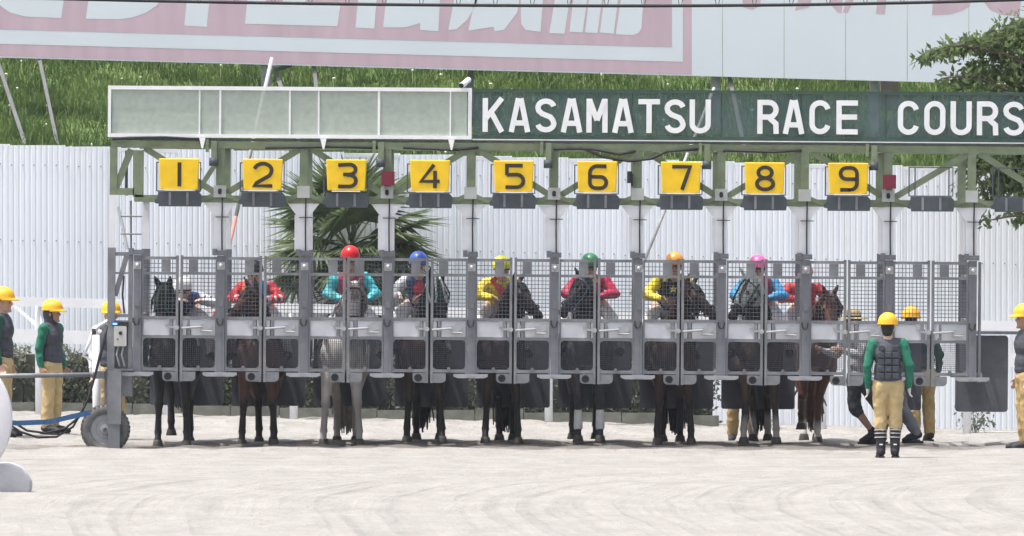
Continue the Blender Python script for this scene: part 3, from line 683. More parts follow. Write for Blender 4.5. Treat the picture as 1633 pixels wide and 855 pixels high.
# left end bay of the truss
def gz_mid(py): return (713-py)/133.
def gz(py): return gz_mid(py + 4.3)                  # heights measured at the left end of the tilted gate
for a, b, c, d in ((172,184,234,311),(209,226,239.5,314),(184.3,211,300,311)): MB().box(gx(a), gx(b), -.02, .075, gz(d), gz(c)).build('end_frame', GREEN, gate)
MB().bar((gx(206), .03, gz(238)), (gx(180), .03, gz(305)), .08, .07).build('truss_diagonal', GREEN, gate)
MB().bar((gx(342), RB, gz(240)), (gx(300), RB, gz(305)), .06, .05).build('truss_diagonal', GREEN, gate)
MB().tube([(gx(198), .12, gz(240)), (gx(198), .12, gz(312))], .02, 6).build('inner_pipe', STEELD, gate)
def gz(py): return gz_mid(py)
# ---- number boards
DIG = {1: [[(0,0),(0,36)]],
 2: [[(-12,27)] + arc(0,25,12,10,170,-20,10)[1:] + [(9,17),(-9,6),(-12,1.5),(13,1.5)]],
 3: [[(-12,33.5)] + [(4,34.5)] + arc(4,27,8.5,7.5,90,-90,8) + [(-5,19.5)], [(0,18.6),(4,18.6)] + arc(4,10,9,8.6,90,-90,8) + [(-12,1.5)]],
 4: [[(13,10),(-13,10),(5,35)], [(6.5,0),(6.5,26)]],
 5: [[(12,34.5),(-10,34.5),(-10,20)], [(-10,20.5),(4,21)] + arc(4,11.5,9,9.5,88,-90,8) + [(-12,2)]],
 6: [[(12,34.5),(0,34.5)] + arc(-1,24,10,10.5,95,180,6) + [(-11,10)] + arc(-3,10,8,8.5,180,270,5) + [(4,1.5)] + arc(4,10,8,8.5,-90,90,8) + [(-9,18.5)]],
 7: [[(-13,34.5),(12,34.5),(8,22),(1,0)]],
 8: [arc(0,26.5,9.5,8,0,360,16)[:-1], arc(0,9.8,11.5,8.6,0,360,16)[:-1]],
 9: [[(-12,1.5),(3,1.5)] + arc(2,11,9.5,9.5,-90,0,6) + [(11.5,26)] + arc(3,26,8.5,8.5,0,90,5) + [(-3,34.5)] + arc(-3,26,8.5,8.5,90,270,8) + [(10,17.5)]]}
words = ('one','two','three','four','five','six','seven','eight','nine')
for k in range(11):
    c = PK[k] + 65.5; cx = gx(c)
    MB().prism([(cx-.245,gz(309.5)),(cx+.235,gz(309.5)),(cx+.268,gz(314)),(cx+.272,gz(325)),(cx+.262,gz(333)),(cx-.24,gz(333)),(cx-.24,gz(329)),(cx-.285,gz(328)),(cx-.285,gz(323)),(cx-.255,gz(319))], -.17, -.03).build('lamp_housing', DARKBOX, gate)
    for dx in (-.105, .105): MB().box(cx+dx-.014, cx+dx+.014, -.176, -.1705, gz(331), gz(310.5)).build('housing_strap', STEEL, gate)
    fb = MB()
    for a, b, t_, u in ((-36.5,-34.5,262,309),(33.5,35,262,309),(-34.4,33.4,307.6,309.3),(-34.4,33.4,262,263.8)): fb.box(gx(c+a), gx(c+b), -.10, -.075, gz(u), gz(t_))
    if k >= 9:
        for dx in (-27, 27): fb.box(gx(c+dx), gx(c+dx+2), -.10, -.075, gz(307.5), gz(263.9))
    fb.build('board_frame', DARKBOX, gate)
    if k < 9:
        q = MB(); y0, y1 = -.19, -.102
        T = [(cx-.24, gz(256.5)), (cx+.245, gz(256.5)), (cx+.228, gz(306)), (cx-.222, gz(306))]
        q.prism(T, y0, y1); q2 = MB(); q2.prism([(cx-.17, gz(306.3)), (cx+.17, gz(306.3)), (cx+.17, gz(308)), (cx-.17, gz(308))], y0-.012, y0+.02)
        b = q.build('number_board', YELLOW, gate); b['label'] = 'yellow board number %s' % words[k]
        q2.build('ledge', WHITE, b); bv = b.modifiers.new('bevel', 'BEVEL'); bv.width = .012; bv.segments = 2
        qd = MB()
        for j, st in enumerate(DIG[k+1]):
            pts = [(cx+(.008+1.14*x/133.), gz(301)+1.06*z/133.) for x, z in st]; qd.stroke(pts, 6.0/133., y0-.006-.003*j, y0-.001, closed=(k+1 == 8))
        qd.build('digit', INK, b)
# red signal boxes, hanging brackets, loose cables
for px in (616, 1415):
    o = MB().box(gx(px-10.5), gx(px+10.5), -.14, -.055, gz(297), gz(275)).build('signal_box', REDB, gate)
    MB().box(gx(px-8), gx(px-6), -.1, -.07, gz(303), gz(297.2)).box(gx(px+5), gx(px+7), -.1, -.07, gz(303), gz(297.2)).build('signal_bracket', LATCH, gate)
for px in (338, 604, 871, 1124, 1390):
    MB().box(gx(px-4), gx(px+5), -.12, -.03, gz(262), gz(228)).box(gx(px-13), gx(px-8), -.09, -.03, gz(246), gz(226)).build('hanging_bracket', GREEN, gate)
    MB().cyl((gx(px), -.08, gz(268)), (gx(px), -.08, gz(255)), .055, 12).build('pulley', DARKBOX, gate, True)
MB().box(gx(1003), gx(1007), -.07, -.022, gz(296), gz(276)).cyl((gx(1001), -.05, gz(291)), (gx(1001), -.05, gz(272)), .03, 10).build('small_speaker', BLACK, gate)
for pts in ([(880,238),(925,236),(960,250),(1000,256),(1035,252),(1060,240),(1110,236)], [(420,239),(520,236),(600,238)], [(176,226),(205,224),(260,223),(320,226)], [(1150,238),(1230,240),(1275,237)], [(900,236),(940,237),(985,245),(1010,240)], [(640,237),(720,240),(760,236)]):
    MB().tube([(gx(a), -.035, gz(b)) for a, b in pts], .016, 6).build('loose_cable', BLACK, gate, True)
MB().box(gx(174), XRt, .085, .16, gz(228), gz(224)).build('cable_tray', STEELD, gate)
# ---- left end frame, jack leg, wheel and controls
def gz(py): return gz_mid(py + 4.3)
MB().box(gx(170), gx(182), -.06, .08, gz(588), gz(395)).build('end_post', STEEL, gate)
MB().box(gx(171.5), gx(181), -.02, .06, gz(394.8), gz(311.3)).build('end_column', WHITED, gate)
MB().box(gx(203), gx(210), -.03, .07, gz(588), gz(396)).build('end_post', STEEL, gate)
for a, b in ((402, 408), (434, 437), (501, 506), (511, 513.5)): MB().box(gx(182)+.001, gx(203)-.001, -.03, .05, gz(b), gz(a)).build('end_rail', STEEL, gate)
MB().bar((gx(200), .0, gz(408)), (gx(182), .0, gz(472)), .06, .05).build('end_brace', STEEL, gate)
MB().tube([(gx(186), .05, gz(330)), (gx(201), .05, gz(398))], .02, 6).build('end_stay', WHITED, gate)
MB().tube([(gx(206), .0, gz(320)), (gx(207), .0, gz(396))], .014, 6).build('ladder_rail', STEELD, gate)
for py in (345, 373): MB().tube([(gx(190), -.01, gz(py)), (gx(224), -.01, gz(py))], .01, 6).build('ladder_rung', STEELD, gate)
MB().tube([(gx(196), -.05, gz(440)), (gx(194), -.05, gz(470)), (gx(197), -.05, gz(500))], .012, 6).build('chain', BLACK, gate)
MB().box(gx(182.5), gx(203), .06, .09, gz(588), gz(513.6)).build('back_plate', STEEL, gate)
cbx = MB().prism(rounded(gx(181), gx(201), gz(552), gz(520), .012), -.10, .055).build('control_box', mat('ivory_box', (.50,.50,.47), .5, 0, .06, 8), gate)
MB().cyl((gx(191.5), -.115, gz(531)), (gx(191.5), -.1005, gz(531)), .022, 12).build('dial', BLACK, cbx); MB().cyl((gx(187), -.11, gz(541)), (gx(187), -.1005, gz(541)), .012, 10).build('button', STEELD, cbx)
lb_ = MB().box(gx(178), gx(204), -.09, .05, gz(519.5), gz(513.7)).build('indicator_box', BLACK, gate)
led = bpy.data.materials.new('blue_indicator'); led.use_nodes = True; pp = led.node_tree.nodes['Principled BSDF']; pp.inputs['Base Color'].default_value = (.02,.05,.8,1); pp.inputs['Emission Color'].default_value = (.05,.12,1,1); pp.inputs['Emission Strength'].default_value = 6
MB().box(gx(179), gx(186), -.098, -.0905, gz(518), gz(515)).build('indicator_lamp', led, lb_)
for px in (188, 196): MB().tube([(gx(px), -.02, gz(552)), (gx(px-3), -.05, gz(566)), (gx(px+2), -.03, gz(584))], .012, 6).build('conduit', LATCH, gate)
MB().box(gx(168), gx(213), -.16, .1, gz(591), gz(588.3)).build('jack_plate', STEELD, gate)
MB().box(gx(173.5), gx(192), -.22, -.10, gz(716), gz(591.2)).box(gx(172), gx(194), -.235, -.085, gz(676), gz(591.3)).build('jack_leg', STEEL, gate)
MB().box(gx(193.5), gx(211), -.08, .09, gz(632), gz(591.2)).box(gx(166), gx(171.5), -.05, .09, gz(655), gz(591.2)).build('gear_case', STEEL, gate)
MB().box(gx(160), gx(196), .0, .12, gz(664), gz(656)).build('axle_arm', STEEL, gate); MB().cyl((gx(168), -.1, gz(686)), (gx(168), .4, gz(686)), .03, 10).build('axle', STEELD, gate)
MB().box(gx(163), gx(173), .06, .12, gz(690), gz(655)).build('wheel_fork', STEEL, gate)
# the wheel
wc = Vector((gx(168), -.02, gz(684.5))); Rw = 39.5/133.
tp_ = [(.62,-.075),(.72,-.085),(.88,-.09),(.95,-.078),(.97,-.04),(.97,.04),(.95,.078),(.88,.09),(.72,.085),(.62,.075)]
ty = MB().lathe([(r*Rw, h) for r, h in tp_], wc, 'y', 40); ty.f = ty.f[:-2]; wheel = ty.build('tyre', mat('dusty_tyre', (.16,.155,.15), .9, 0, .3, 12, .2, 30), gate, True)
q = MB()
for i in range(34):
    a = 2*math.pi*i/34
    for y0, y1, da in ((-.088,-.012,0), (.012,.088,.09)):
        c = Vector((math.cos(a+da), 0, math.sin(a+da))); t_ = Vector((-c.z, 0, c.x)); P_ = []
        for rr in (.93, 1.0):
            for s_ in (-1, 1):
                for y in (y0, y1): P_.append(wc + c*rr*Rw + t_*s_*.014 + Vector((0, y, 0)))
        q.add(P_, [(0,1,3,2),(4,6,7,5),(0,4,5,1),(2,3,7,6),(0,2,6,4),(1,5,7,3)])
q.build('tread', wheel.data.materials[0], wheel)
rm = MB().lathe([(.64*Rw,-.055),(.60*Rw,-.062),(.55*Rw,-.04),(.42*Rw,-.03),(.36*Rw,-.05),(.22*Rw,-.055),(.2*Rw,-.075),(.01,-.08)], wc, 'y', 32).build('rim', mat('grey_rim', (.33,.34,.35), .5, .3, .1, 10), wheel)
MB().lathe([(.47*Rw,-.042),(.46*Rw,-.047),(.37*Rw,-.056),(.36*Rw,-.05)], wc, 'y', 28).build('rim_ring', STEELD, wheel)
def gz(py): return gz_mid(py)
# mirrored far end support, beyond the right edge of the picture
MB().box(gx(1700), gx(1712), -.02, .1, gz(395), gz(326.2)).build('end_column', WHITED, gate); MB().box(gx(1698), gx(1713), -.06, .12, gz(716), gz(395.2)).build('end_post', STEEL, gate)
for a, z_ in ((1560, 560), (1560, 470)): MB().box(gx(1555), gx(1697.8), .02, .07, gz(z_), gz(z_-5)).build('end_rail', STEEL, gate) if False else None
MB().box(gx(1555), gx(1697.8), RB-.03, RB+.03, gz(532), gz(527)).build('end_rail', STEEL, gate)
MB().box(gx(1698), gx(1712), .12, RB+.03, gz(532), gz(527)).build('end_rail', STEEL, gate)
# tow bar, strap, hoses and hand rail at the left
tow = empty('tow_bar', (gx(20), -.3, 0)); tag(tow, 'grey steel tow bar reaching left from the gate wheel', 'tow bar'); ox = gx(20)
MB().tube([(gx(-120)-ox, .24, gz(601.5)), (gx(156)-ox, .28, gz(597.5))], .028, 10).build('bar', STEEL, tow, True)
MB().tube([(gx(146)-ox, .28, gz(598)), (gx(150)-ox, .28, gz(598))], .042, 10).build('collar', STEELD, tow, True)
MB().box(gx(152)-ox, gx(167)-ox, .22, .33, gz(604), gz(592)).build('clevis', STEELD, tow)
MB().box(gx(-135)-ox, gx(-120)-ox, .2, .3, 0, gz(596)).build('jack_stand', STEEL, tow)
st = MB().stroke([(gx(-60), gz(668)), (gx(30), gz(674)), (gx(80), gz(672)), (gx(146), gz(657))], .06, -.33, -.325)
tag(st.build('webbing_strap', mat('blue_webbing', (.03,.10,.22), .8, 0, .15, 14)), 'dark blue webbing strap stretched left from the gate wheel', 'strap')
for pts, lb in (([(-50,640),(10,672),(35,688),(62,697),(92,696),(118,680),(140,640),(152,600),(162,560),(168,530)], 'black rubber hose sagging lowest beside the gate wheel'),
                ([(-50,634),(15,667),(45,686),(75,690),(105,683),(128,664),(144,630),(155,590),(166,550),(172,520)], 'black rubber hose curving just above the lowest sagging hose')):
    tag(MB().tube([(gx(a), -.24+.0008*(a-100), gz(b)) for a, b in pts], .014, 8).build('rubber_hose', BLACK, None, True), lb, 'hose')
hr = empty('hand_rail', W(152, 700, 2.4)); tag(hr, 'bent pale pipe hand rail behind the gate end', 'hand rail'); hl = hr.location
def hp(px, py): return W(px, py, 2.4) - hl
MB().tube([hp(175, 510), hp(158, 520), hp(148, 530), hp(142, 548), hp(133, 568), hp(146, 573), hp(154, 580)], .022, 8).build('bent_pipe', WHITED, hr, True)
MB().tube([hp(153, 534), hp(154, 640), hp(154, 706)], .05, 10).build('upright', WHITED, hr, True)
MB().tube([hp(150, 524), hp(149, 534), hp(153, 548)], .03, 8).build('grip', BLACK, hr, True)

# ------------------------------------------------------------------ signs on top of the gate
def net_mat(name, col, a):
    m = mat(name, col, .8, 0, .08, 14); n = m.node_tree.nodes; l = m.node_tree.links; p = n['Principled BSDF']
    tc = n.new('ShaderNodeTexCoord'); nz = n.new('ShaderNodeTexNoise'); nz.inputs['Scale'].default_value = 5; l.new(tc.outputs['Object'], nz.inputs[0])
    mr = n.new('ShaderNodeMapRange'); mr.inputs['To Min'].default_value = a-.06; mr.inputs['To Max'].default_value = a+.06; l.new(nz.outputs[0], mr.inputs[0]); l.new(mr.outputs[0], p.inputs['Alpha'])
    return m
sg = empty('net_screen', (gx(172), 0, gz(222))); sg.rotation_euler = (0, .0068, 0)
sg.location.z -= .0068*gx(172); tag(sg, 'long blank grey net screen in a white frame above boards one to four', 'net screen'); o_ = Vector((gx(172), 0, gz(222)))
def sbox(a, b, c, d, y0, y1, nm, m, par=sg, o0=None):
    o0 = o_ if o0 is None else o0
    return MB().box(gx(a)-o0.x, gx(b)-o0.x, y0, y1, gz(d)-o0.z, gz(c)-o0.z).build(nm, m, par)
sbox(172, 752, 141, 147, -.03, .03, 'frame_bar', WHITE); sbox(172, 752, 217, 223, -.03, .03, 'frame_bar', WHITE)
sbox(172, 177, 147.1, 216.9, -.03, .03, 'frame_bar', WHITE); sbox(746, 752, 147.1, 216.9, -.03, .03, 'frame_bar', WHITE)
NETM = net_mat('grey_net', (.48,.54,.48), .66)
ed = [177.2, 318, 351, 462, 508, 604, 718, 745.8]
for a, b in zip(ed[:-1], ed[1:]): sbox(a+1.3, b-1.3, 147.2, 216.8, -.004, .004, 'net_panel', NETM)
for x_, wd in zip(ed[1:-1], (1.2, 1.6, 1.4, 1.2, 1.9, 1.2)): sbox(x_-wd, x_+wd, 147.1, 216.9, -.02, .02, 'divider', WHITE)
for px in (323, 516, 720): MB().prism([(gx(px-5)-o_.x, gz(223.2)-o_.z), (gx(px+5)-o_.x, gz(223.2)-o_.z), (gx(px+1.5)-o_.x, gz(240)-o_.z), (gx(px-1)-o_.x, gz(240)-o_.z)], -.09, -.05).build('peg', WHITE, sg)
BN = Vector((gx(754), 0, gz(224)))
bn = empty('lettered_banner', BN); bn.location.z -= .0068*gx(754); bn.rotation_euler = (0, .0068, 0); tag(bn, 'dark green net banner with white letters KASAMATSU RACE COURSE', 'banner')
BG = mat('dark_green_frame', (.04,.075,.06), .6, 0, .12, 8)
sbox(753.5, 1700, 142, 147, -.02, .02, 'frame_bar', BG, bn, BN); sbox(753.5, 1700, 216, 222, -.02, .02, 'frame_bar', BG, bn, BN)
sbox(753.5, 1700, 222.2, 223.8, -.04, .02, 'white_edge', WHITED, bn, BN)
BNET = net_mat('green_net', (.09,.145,.15), .52)
bd = [753.6, 1008, 1150, 1277, 1412, 1548, 1700]
for a, b in zip(bd[:-1], bd[1:]): sbox(a+1.2, b-1.2, 147.2, 215.8, .004, .010, 'net_panel', BNET, bn, BN)
for x_ in bd[1:-1]: sbox(x_-1, x_+1, 147.1, 215.9, -.0, .02, 'divider', BG, bn, BN)
w_, s_ = .62, .082
LET = {'K': [[(s_,0),(s_,1)], [(w_-.06,1),(s_+.02,.40)], [(.27,.55),(w_-.06,0)]],
 'A': [[(s_*.9,0),(w_/2-.035,1)], [(w_-s_*.9,0),(w_/2+.035,1)], [(.15,.27),(w_-.15,.27)]],
 'S': [arc(w_/2,.73,w_/2-s_,.19,12,180,12) + [(s_+.02,.64),(.2,.55),(.44,.45),(w_-s_-.03,.36)] + arc(w_/2,.265,w_/2-s_,.19,0,-168,12)],
 'M': [[(s_,0),(s_,1)], [(w_-s_,0),(w_-s_,1)], [(s_+.01,.98),(w_/2,.36)], [(w_-s_-.01,.98),(w_/2,.36)]],
 'T': [[(0,.925),(w_,.925)], [(w_/2,0),(w_/2,.85)]],
 'U': [[(s_,1),(s_,.28)] + arc(w_/2,.28,w_/2-s_,.205,180,360,12) + [(w_-s_,1)]],
 'R': [[(s_,0),(s_,1)], [(s_,.925),(.34,.925)] + arc(.34,.71,.2,.215,90,-90,10) + [(s_,.495)], [(.36,.46),(w_-s_,.30),(w_-s_+.01,0)]],
 'C': [arc(w_/2,.70,w_/2-s_,.225,10,180,10) + arc(w_/2,.30,w_/2-s_,.225,180,350,10)],
 'E': [[(s_,0),(s_,1)], [(s_,.925),(w_,.925)], [(s_,.51),(w_-.02,.51)], [(s_,.075),(w_,.075)]],
 'O': [arc(w_/2,.70,w_/2-s_,.225,0,180,10) + arc(w_/2,.30,w_/2-s_,.225,180,360,10)]}
LP = list(zip('KASAMATSU', (769,811,853,894,934.5,976,1017.5,1059,1099))) + list(zip('RACE', (1207,1248,1290,1333))) + list(zip('COURSE', (1431,1473,1515,1557,1599,1642)))
for ch, px in LP:
    q = MB(); sx = 34.5/.62/133; sz = 54./133
    for j, stv in enumerate(LET[ch]):
        pts = [(gx(px)-BN.x + x*sx, gz(210.8)-BN.z + z*sz) for x, z in stv]
        q.stroke(pts, 8.4/133., -.036-.003*j, -.024, closed=(ch == 'O'))
    o = q.build('letter', WHITE, bn); o['label'] = 'white letter ' + ch
    sbox(px+16, px+18, 147.2, 156.5, -.022, -.012, 'letter_hanger', BG, bn, BN)
# small security camera on the screen's right end
sc_ = empty('security_camera', W(741, 139, 0)); tag(sc_, 'small white security camera on top of the net screen', 'camera')
MB().tube([(.03,0,-.03),(.035,0,.05)], .012, 8).build('mount', DARKBOX, sc_); MB().tube([(-.035,-.08,.02),(.0,-.02,.045),(.05,.08,.09)], .034, 12).build('body', WHITE, sc_, True)
MB().tube([(-.045,-.097,.012),(-.0355,-.081,.0195)], .03, 12).build('lens', BLACK, sc_)
# ================================================================== horses
def coat(name, c, c2, points=None, sock=None, sockh=.22, ph_=.55):
    """coat colour; points = colour of the lower legs, sock = colour below sockh (markings of the animal itself)"""
    m = mat(name, c, .5, 0, .2, 5, .08, 60, c2, spec=.35); n = m.node_tree.nodes; l = m.node_tree.links; p = n['Principled BSDF']
    src = p.inputs['Base Color'].links[0].from_socket; tc = n.new('ShaderNodeTexCoord'); sp = n.new('ShaderNodeSeparateXYZ'); l.new(tc.outputs['Object'], sp.inputs[0])
    for colr, h in ((points, ph_), (sock, sockh)):
        if colr is None: continue
        mr = n.new('ShaderNodeMapRange'); mr.inputs['From Min'].default_value = h+.07; mr.inputs['From Max'].default_value = h-.05; l.new(sp.outputs[2], mr.inputs[0])
        mx = n.new('ShaderNodeMix'); mx.data_type = 'RGBA'; l.new(mr.outputs[0], mx.inputs[0]); l.new(src, mx.inputs[6]); mx.inputs[7].default_value = (*colr, 1); src = mx.outputs[2]
    l.new(src, p.inputs['Base Color']); return m
HOOF = mat('hoof', (.07,.06,.05), .6, 0, .2, 12); EYE = mat('dark_eye', (.008,.006,.005), .15, 0, 0, 5); LEATHER = mat('dark_leather', (.03,.022,.018), .5, 0, .15, 12)
def horse(idx, X, Y, label, ct, hairm, fh, hh, head, hood=None, bridle=LEATHER, scale=1., bandage=None, tail=(0., 1.0), z0=0.):
    """fh/hh: (x, lift, dy) of left and right fore/hind hooves; head: poll (x, y, z), muzzle direction"""
    t = empty('racehorse', (X, Y, float(groundz(X, Y)) + z0)); tag(t, label, 'horse', 'racehorses in the starting gate'); t.scale = (scale,)*3
    q = MB(); V = Vector; (px, py, pz), hd = head; poll = V((px, py, pz)); hd = V(hd).normalized()
    q.ell((0,.12,1.20), (.235,.34,.30)); q.ell((0,.62,1.17), (.29,.55,.315)); q.ell((0,1.12,1.24), (.27,.42,.28)); q.ell((0,1.38,1.22), (.265,.30,.29)); q.ell((0,-.1,1.14), (.19,.17,.22)); q.ell((0,.2,1.42), (.10,.32,.14))
    for s in (-.1,.1): q.ell((s,-.13,1.06), (.10,.12,.15))
    base = V((0,.02,1.32)); mid = base.lerp(poll, .55) + V((0,.02,.0))
    q.capsule(base, .20, mid, .135); q.capsule(mid, .135, poll, .10); q.capsule(V((0,.12,1.45)), .09, mid+V((0,.05,.06)), .07)
    # head
    side = hd.cross(V((0,0,1))).normalized(); upv = side.cross(hd).normalized(); Mh = Matrix((side, hd, upv)).transposed()
    q.ell(poll + hd*.08, (.088,.13,.11), Mh); q.ell(poll + hd*.17 - upv*.035, (.075,.13,.12), Mh); q.capsule(poll + hd*.2, .085, poll + hd*.43, .058); q.ell(poll + hd*.49 - upv*.01, (.062,.075,.062), Mh); q.ell(poll + hd*.5 - upv*.055, (.045,.055,.035), Mh)
    for s in (-1, 1):
        e = poll + side*s*.062 + upv*.075 - hd*.03; tip = e + upv*.15 + side*s*.035 - hd*.03
        q.capsule(e, .034, e.lerp(tip,.5), .03); q.capsule(e.lerp(tip,.5), .03, tip, .010); q.ell(poll + hd*.17 + side*s*.075 + upv*.045, (.025,.035,.028), Mh)
    # legs
    hoofs = []
    for s, (x, lift, dy) in zip((-1, 1), fh):
        b = lift; el = V((s*.15,.03,.98)); kn = V((x*.75+s*.03, -.03-.10*(b>.02)+dy*.6, .52+b*.45)); ft_ = V((x, dy + (.10 if b > .02 else .0), .175+b)); hf = V((x, dy + (.14 if b > .02 else -.05), .07+b*.9))
        q.capsule(V((s*.13,.02,1.12)), .14, el, .11); q.capsule(el, .105, kn+V((0,0,.06)), .056); q.ell(kn, (.062,.066,.078)); q.capsule(kn, .05, kn.lerp(ft_,.5), .041); q.capsule(kn.lerp(ft_,.5), .041, ft_, .046); q.ell(ft_+V((0,.01,0)), (.052,.058,.054)); q.capsule(ft_, .04, hf, .045); hoofs.append((hf, b)); 
        if bandage: 
            MB().capsule(kn.lerp(ft_,.45), .05, kn.lerp(ft_,.98), .057).build('bandage', bandage, t, True)
    for s, (x, lift, dy) in zip((-1, 1), hh):
        b = lift; hip = V((s*.15,1.36,1.12)); stf = V((s*.18,1.16,.90)); hk_ = V((x*.85+s*.02,1.52+dy*.8,.56+b*.6)); ft_ = V((x,1.42+dy,.175+b)); hf = V((x,1.37+dy+(.1 if b > .02 else 0),.07+b))
        q.capsule(hip, .18, stf, .135); q.capsule(stf, .13, hk_.lerp(stf,.25), .07); q.capsule(hk_.lerp(stf,.25), .07, hk_, .056); q.capsule(hk_+V((0,.04,.03)), .035, hk_, .05); q.capsule(hk_, .056, hk_.lerp(ft_,.5), .044); q.capsule(hk_.lerp(ft_,.5), .044, ft_, .048); q.ell(ft_+V((0,.01,0)), (.053,.058,.054)); q.capsule(ft_, .04, hf, .045); hoofs.append((hf, b))
    fuse('body', q, .019, ct, t, 3)
    for hf, b in hoofs:
        MB().lathe([(.066,-.07),(.066,-.062),(.053,.0),(.044,.012),(.01,.014)], hf, 'z', 14).build('hoof', HOOF, t, True)
    for s in (-1, 1): MB().ell(poll + hd*.185 + side*s*.092 + upv*.045, (.013,.02,.018), Mh, 10, 6).build('eye', EYE, t, True)
    for s in (-1, 1): MB().ell(poll + hd*.53 + side*s*.035 + upv*.012, (.012,.014,.010), Mh, 8, 5).build('nostril', EYE, t, True)
    # mane, forelock and tail made of locks
    rg = random.Random(idx); q = MB()
    for i in range(46):
        f = i/45; c = V((0,.30,1.52)).lerp(mid+V((0,.07,.12)), min(1, f*2)) if f < .5 else (mid+V((0,.07,.12))).lerp(poll+upv*.1-hd*.02, f*2-1)
        sd_ = rg.choice((1, 1, 1, -1)); q.tube([c, c+V((sd_*.09, rg.uniform(-.05,.05), -.05)), c+V((sd_*(.15+rg.uniform(-.02,.03)), rg.uniform(-.06,.06), -.17)), c+V((sd_*.16, rg.uniform(-.07,.07), -.26+rg.uniform(-.05,.04)))], [.016,.018,.012,.003], 5)
    for i in range(9): a = rg.uniform(-.04,.04); q.tube([poll+upv*.1+side*a, poll+upv*.105+hd*.08+side*a*1.4, poll+upv*.08+hd*.2+side*a*1.8], [.012,.012,.003], 5)
    q.build('mane', hairm, t, True)
    q = MB(); tx, tl_ = tail
    for i in range(130 if tl_ > .9 else 60):
        a = rg.uniform(-.05,.05); b = rg.uniform(-.03,.04); e = rg.gauss(0,.07 if tl_ > .9 else .04); en = rg.uniform(.22,.55) if tl_ > .9 else rg.uniform(.55,.8)
        q.tube([V((a,1.64,1.36)), V((a*1.3+tx*.3,1.76+b,1.15)), V((a*1.5+e*.5+tx*.7,1.74+b,.8)), V((tx+e,1.70+b,en*1.0-.15+abs(e)*.6))], [.022,.024,.02,.008], 5)
    q.build('tail', hairm, t, True)
    # bridle
    q = MB(); ring = lambda c, r1, r2, ax: [c + (side*math.cos(g)*r1 + ax*math.sin(g)*r2) for g in [2*math.pi*k/16 for k in range(17)]]
    q.tube(ring(poll+hd*.40-upv*.005, .078, .08, upv), .011, 6); q.tube(ring(poll+hd*.06-upv*.01, .098, .135, (upv*.9-hd*.1).normalized()), .010, 6)
    for s in (-1, 1): q.tube([poll+hd*.06+side*s*.098, poll+hd*.25+side*s*.092-upv*.04, poll+hd*.43+side*s*.07-upv*.03], .009, 6); q.tube([poll+hd*.43+side*s*.07-upv*.03, V((s*.11, .0, 1.55)), V((s*.09,.28,1.66))], .008, 5)
    q.build('bridle', bridle, t, True)
    if hood:
        q = MB(); q.ell(poll + hd*.09, (.104,.15,.126), Mh); q.capsule(poll+hd*.12, .108, poll+hd*.30, .088); q.capsule(mid.lerp(poll,.4), .132, poll, .118)
        for s in (-1, 1):
            e = poll + side*s*.062 + upv*.075 - hd*.03; tip = e + upv*.16 + side*s*.036 - hd*.03; q.capsule(e, .042, e.lerp(tip,.5), .037); q.capsule(e.lerp(tip,.5), .037, tip, .013)
        fuse('hood', q, .016, hood[0], t, 3)
        if hood[1]:
            q = MB()
            for s in (-1, 1):
                q.tube([poll+upv*.12+side*s*.03, poll+hd*.12+upv*.125+side*s*.045, poll+hd*.27+upv*.095+side*s*.05, poll+hd*.34+upv*.05+side*s*.075], .013, 6); q.tube([poll+side*s*.112, poll+hd*.12+side*s*.118, poll+hd*.28+side*s*.10-upv*.02], .013, 6)
            q.build('hood_stripe', hood[1], t, True)
    # saddle cloth
    MB().lathe([(.30,-.28),(.335,-.2),(.34,.2),(.30,.26)], (0,.62,1.19), 'y', 24, Matrix.Scale(.98, 3, (0,0,1))).build('saddle_cloth', mat('white_saddle_cloth', (.6,.6,.6), .9), t, True) if False else None
    q = MB(); n_ = 14; rows = []
    for y in (.36,.56,.80,.98):
        rows.append([(.315*math.cos(a_)*(1 if .4<y<.9 else .985), y, 1.185+.335*math.sin(a_)) for a_ in [R(5+170*i/n_) for i in range(n_+1)]])
    vs = [p_ for r_ in rows for p_ in r_]; fs = [(j*(n_+1)+i, j*(n_+1)+i+1, (j+1)*(n_+1)+i+1, (j+1)*(n_+1)+i) for j in range(3) for i in range(n_)]
    o = q.add(vs, fs).build('saddle_cloth', mat('white_saddle_cloth', (.55,.55,.56), .9, 0, .08, 8, .2, 20), t, True); sd2 = o.modifiers.new('s', 'SOLIDIFY'); sd2.thickness = .015
    MB().ell((0,.68,1.52), (.15,.26,.055)).ell((0,.92,1.56), (.13,.07,.05)).build('saddle', LEATHER, t, True)
    return t
DKBAY = coat('dark_bay_coat', (.022,.015,.014), (.038,.025,.022), (.014,.013,.015)); BLK = coat('near_black_coat', (.016,.015,.018), (.03,.028,.032))
BAY = coat('bay_coat', (.034,.019,.015), (.055,.03,.022), (.022,.017,.017)); GREYC = coat('grey_coat', (.44,.42,.41), (.60,.58,.57), (.36,.33,.31))
SLATE = coat('slate_coat', (.034,.034,.042), (.058,.058,.068), (.04,.04,.047)); CHEST = coat('chestnut_coat', (.085,.034,.022), (.125,.05,.032), (.10,.05,.036), (.55,.52,.5), .22)
BROWN = coat('brown_coat', (.075,.034,.024), (.11,.05,.034), (.02,.016,.016))
DKSOCK = coat('dark_brown_coat_with_socks', (.028,.020,.018), (.05,.035,.03), None, (.33,.30,.29), .30)
BHAIR = mat('black_horse_hair', (.012,.011,.014), .5, 0, .3, 20); GHAIR = mat('grey_horse_hair', (.33,.27,.26), .6, 0, .2, 20); CHAIR = mat('chestnut_horse_hair', (.075,.03,.02), .6, 0, .2, 20)
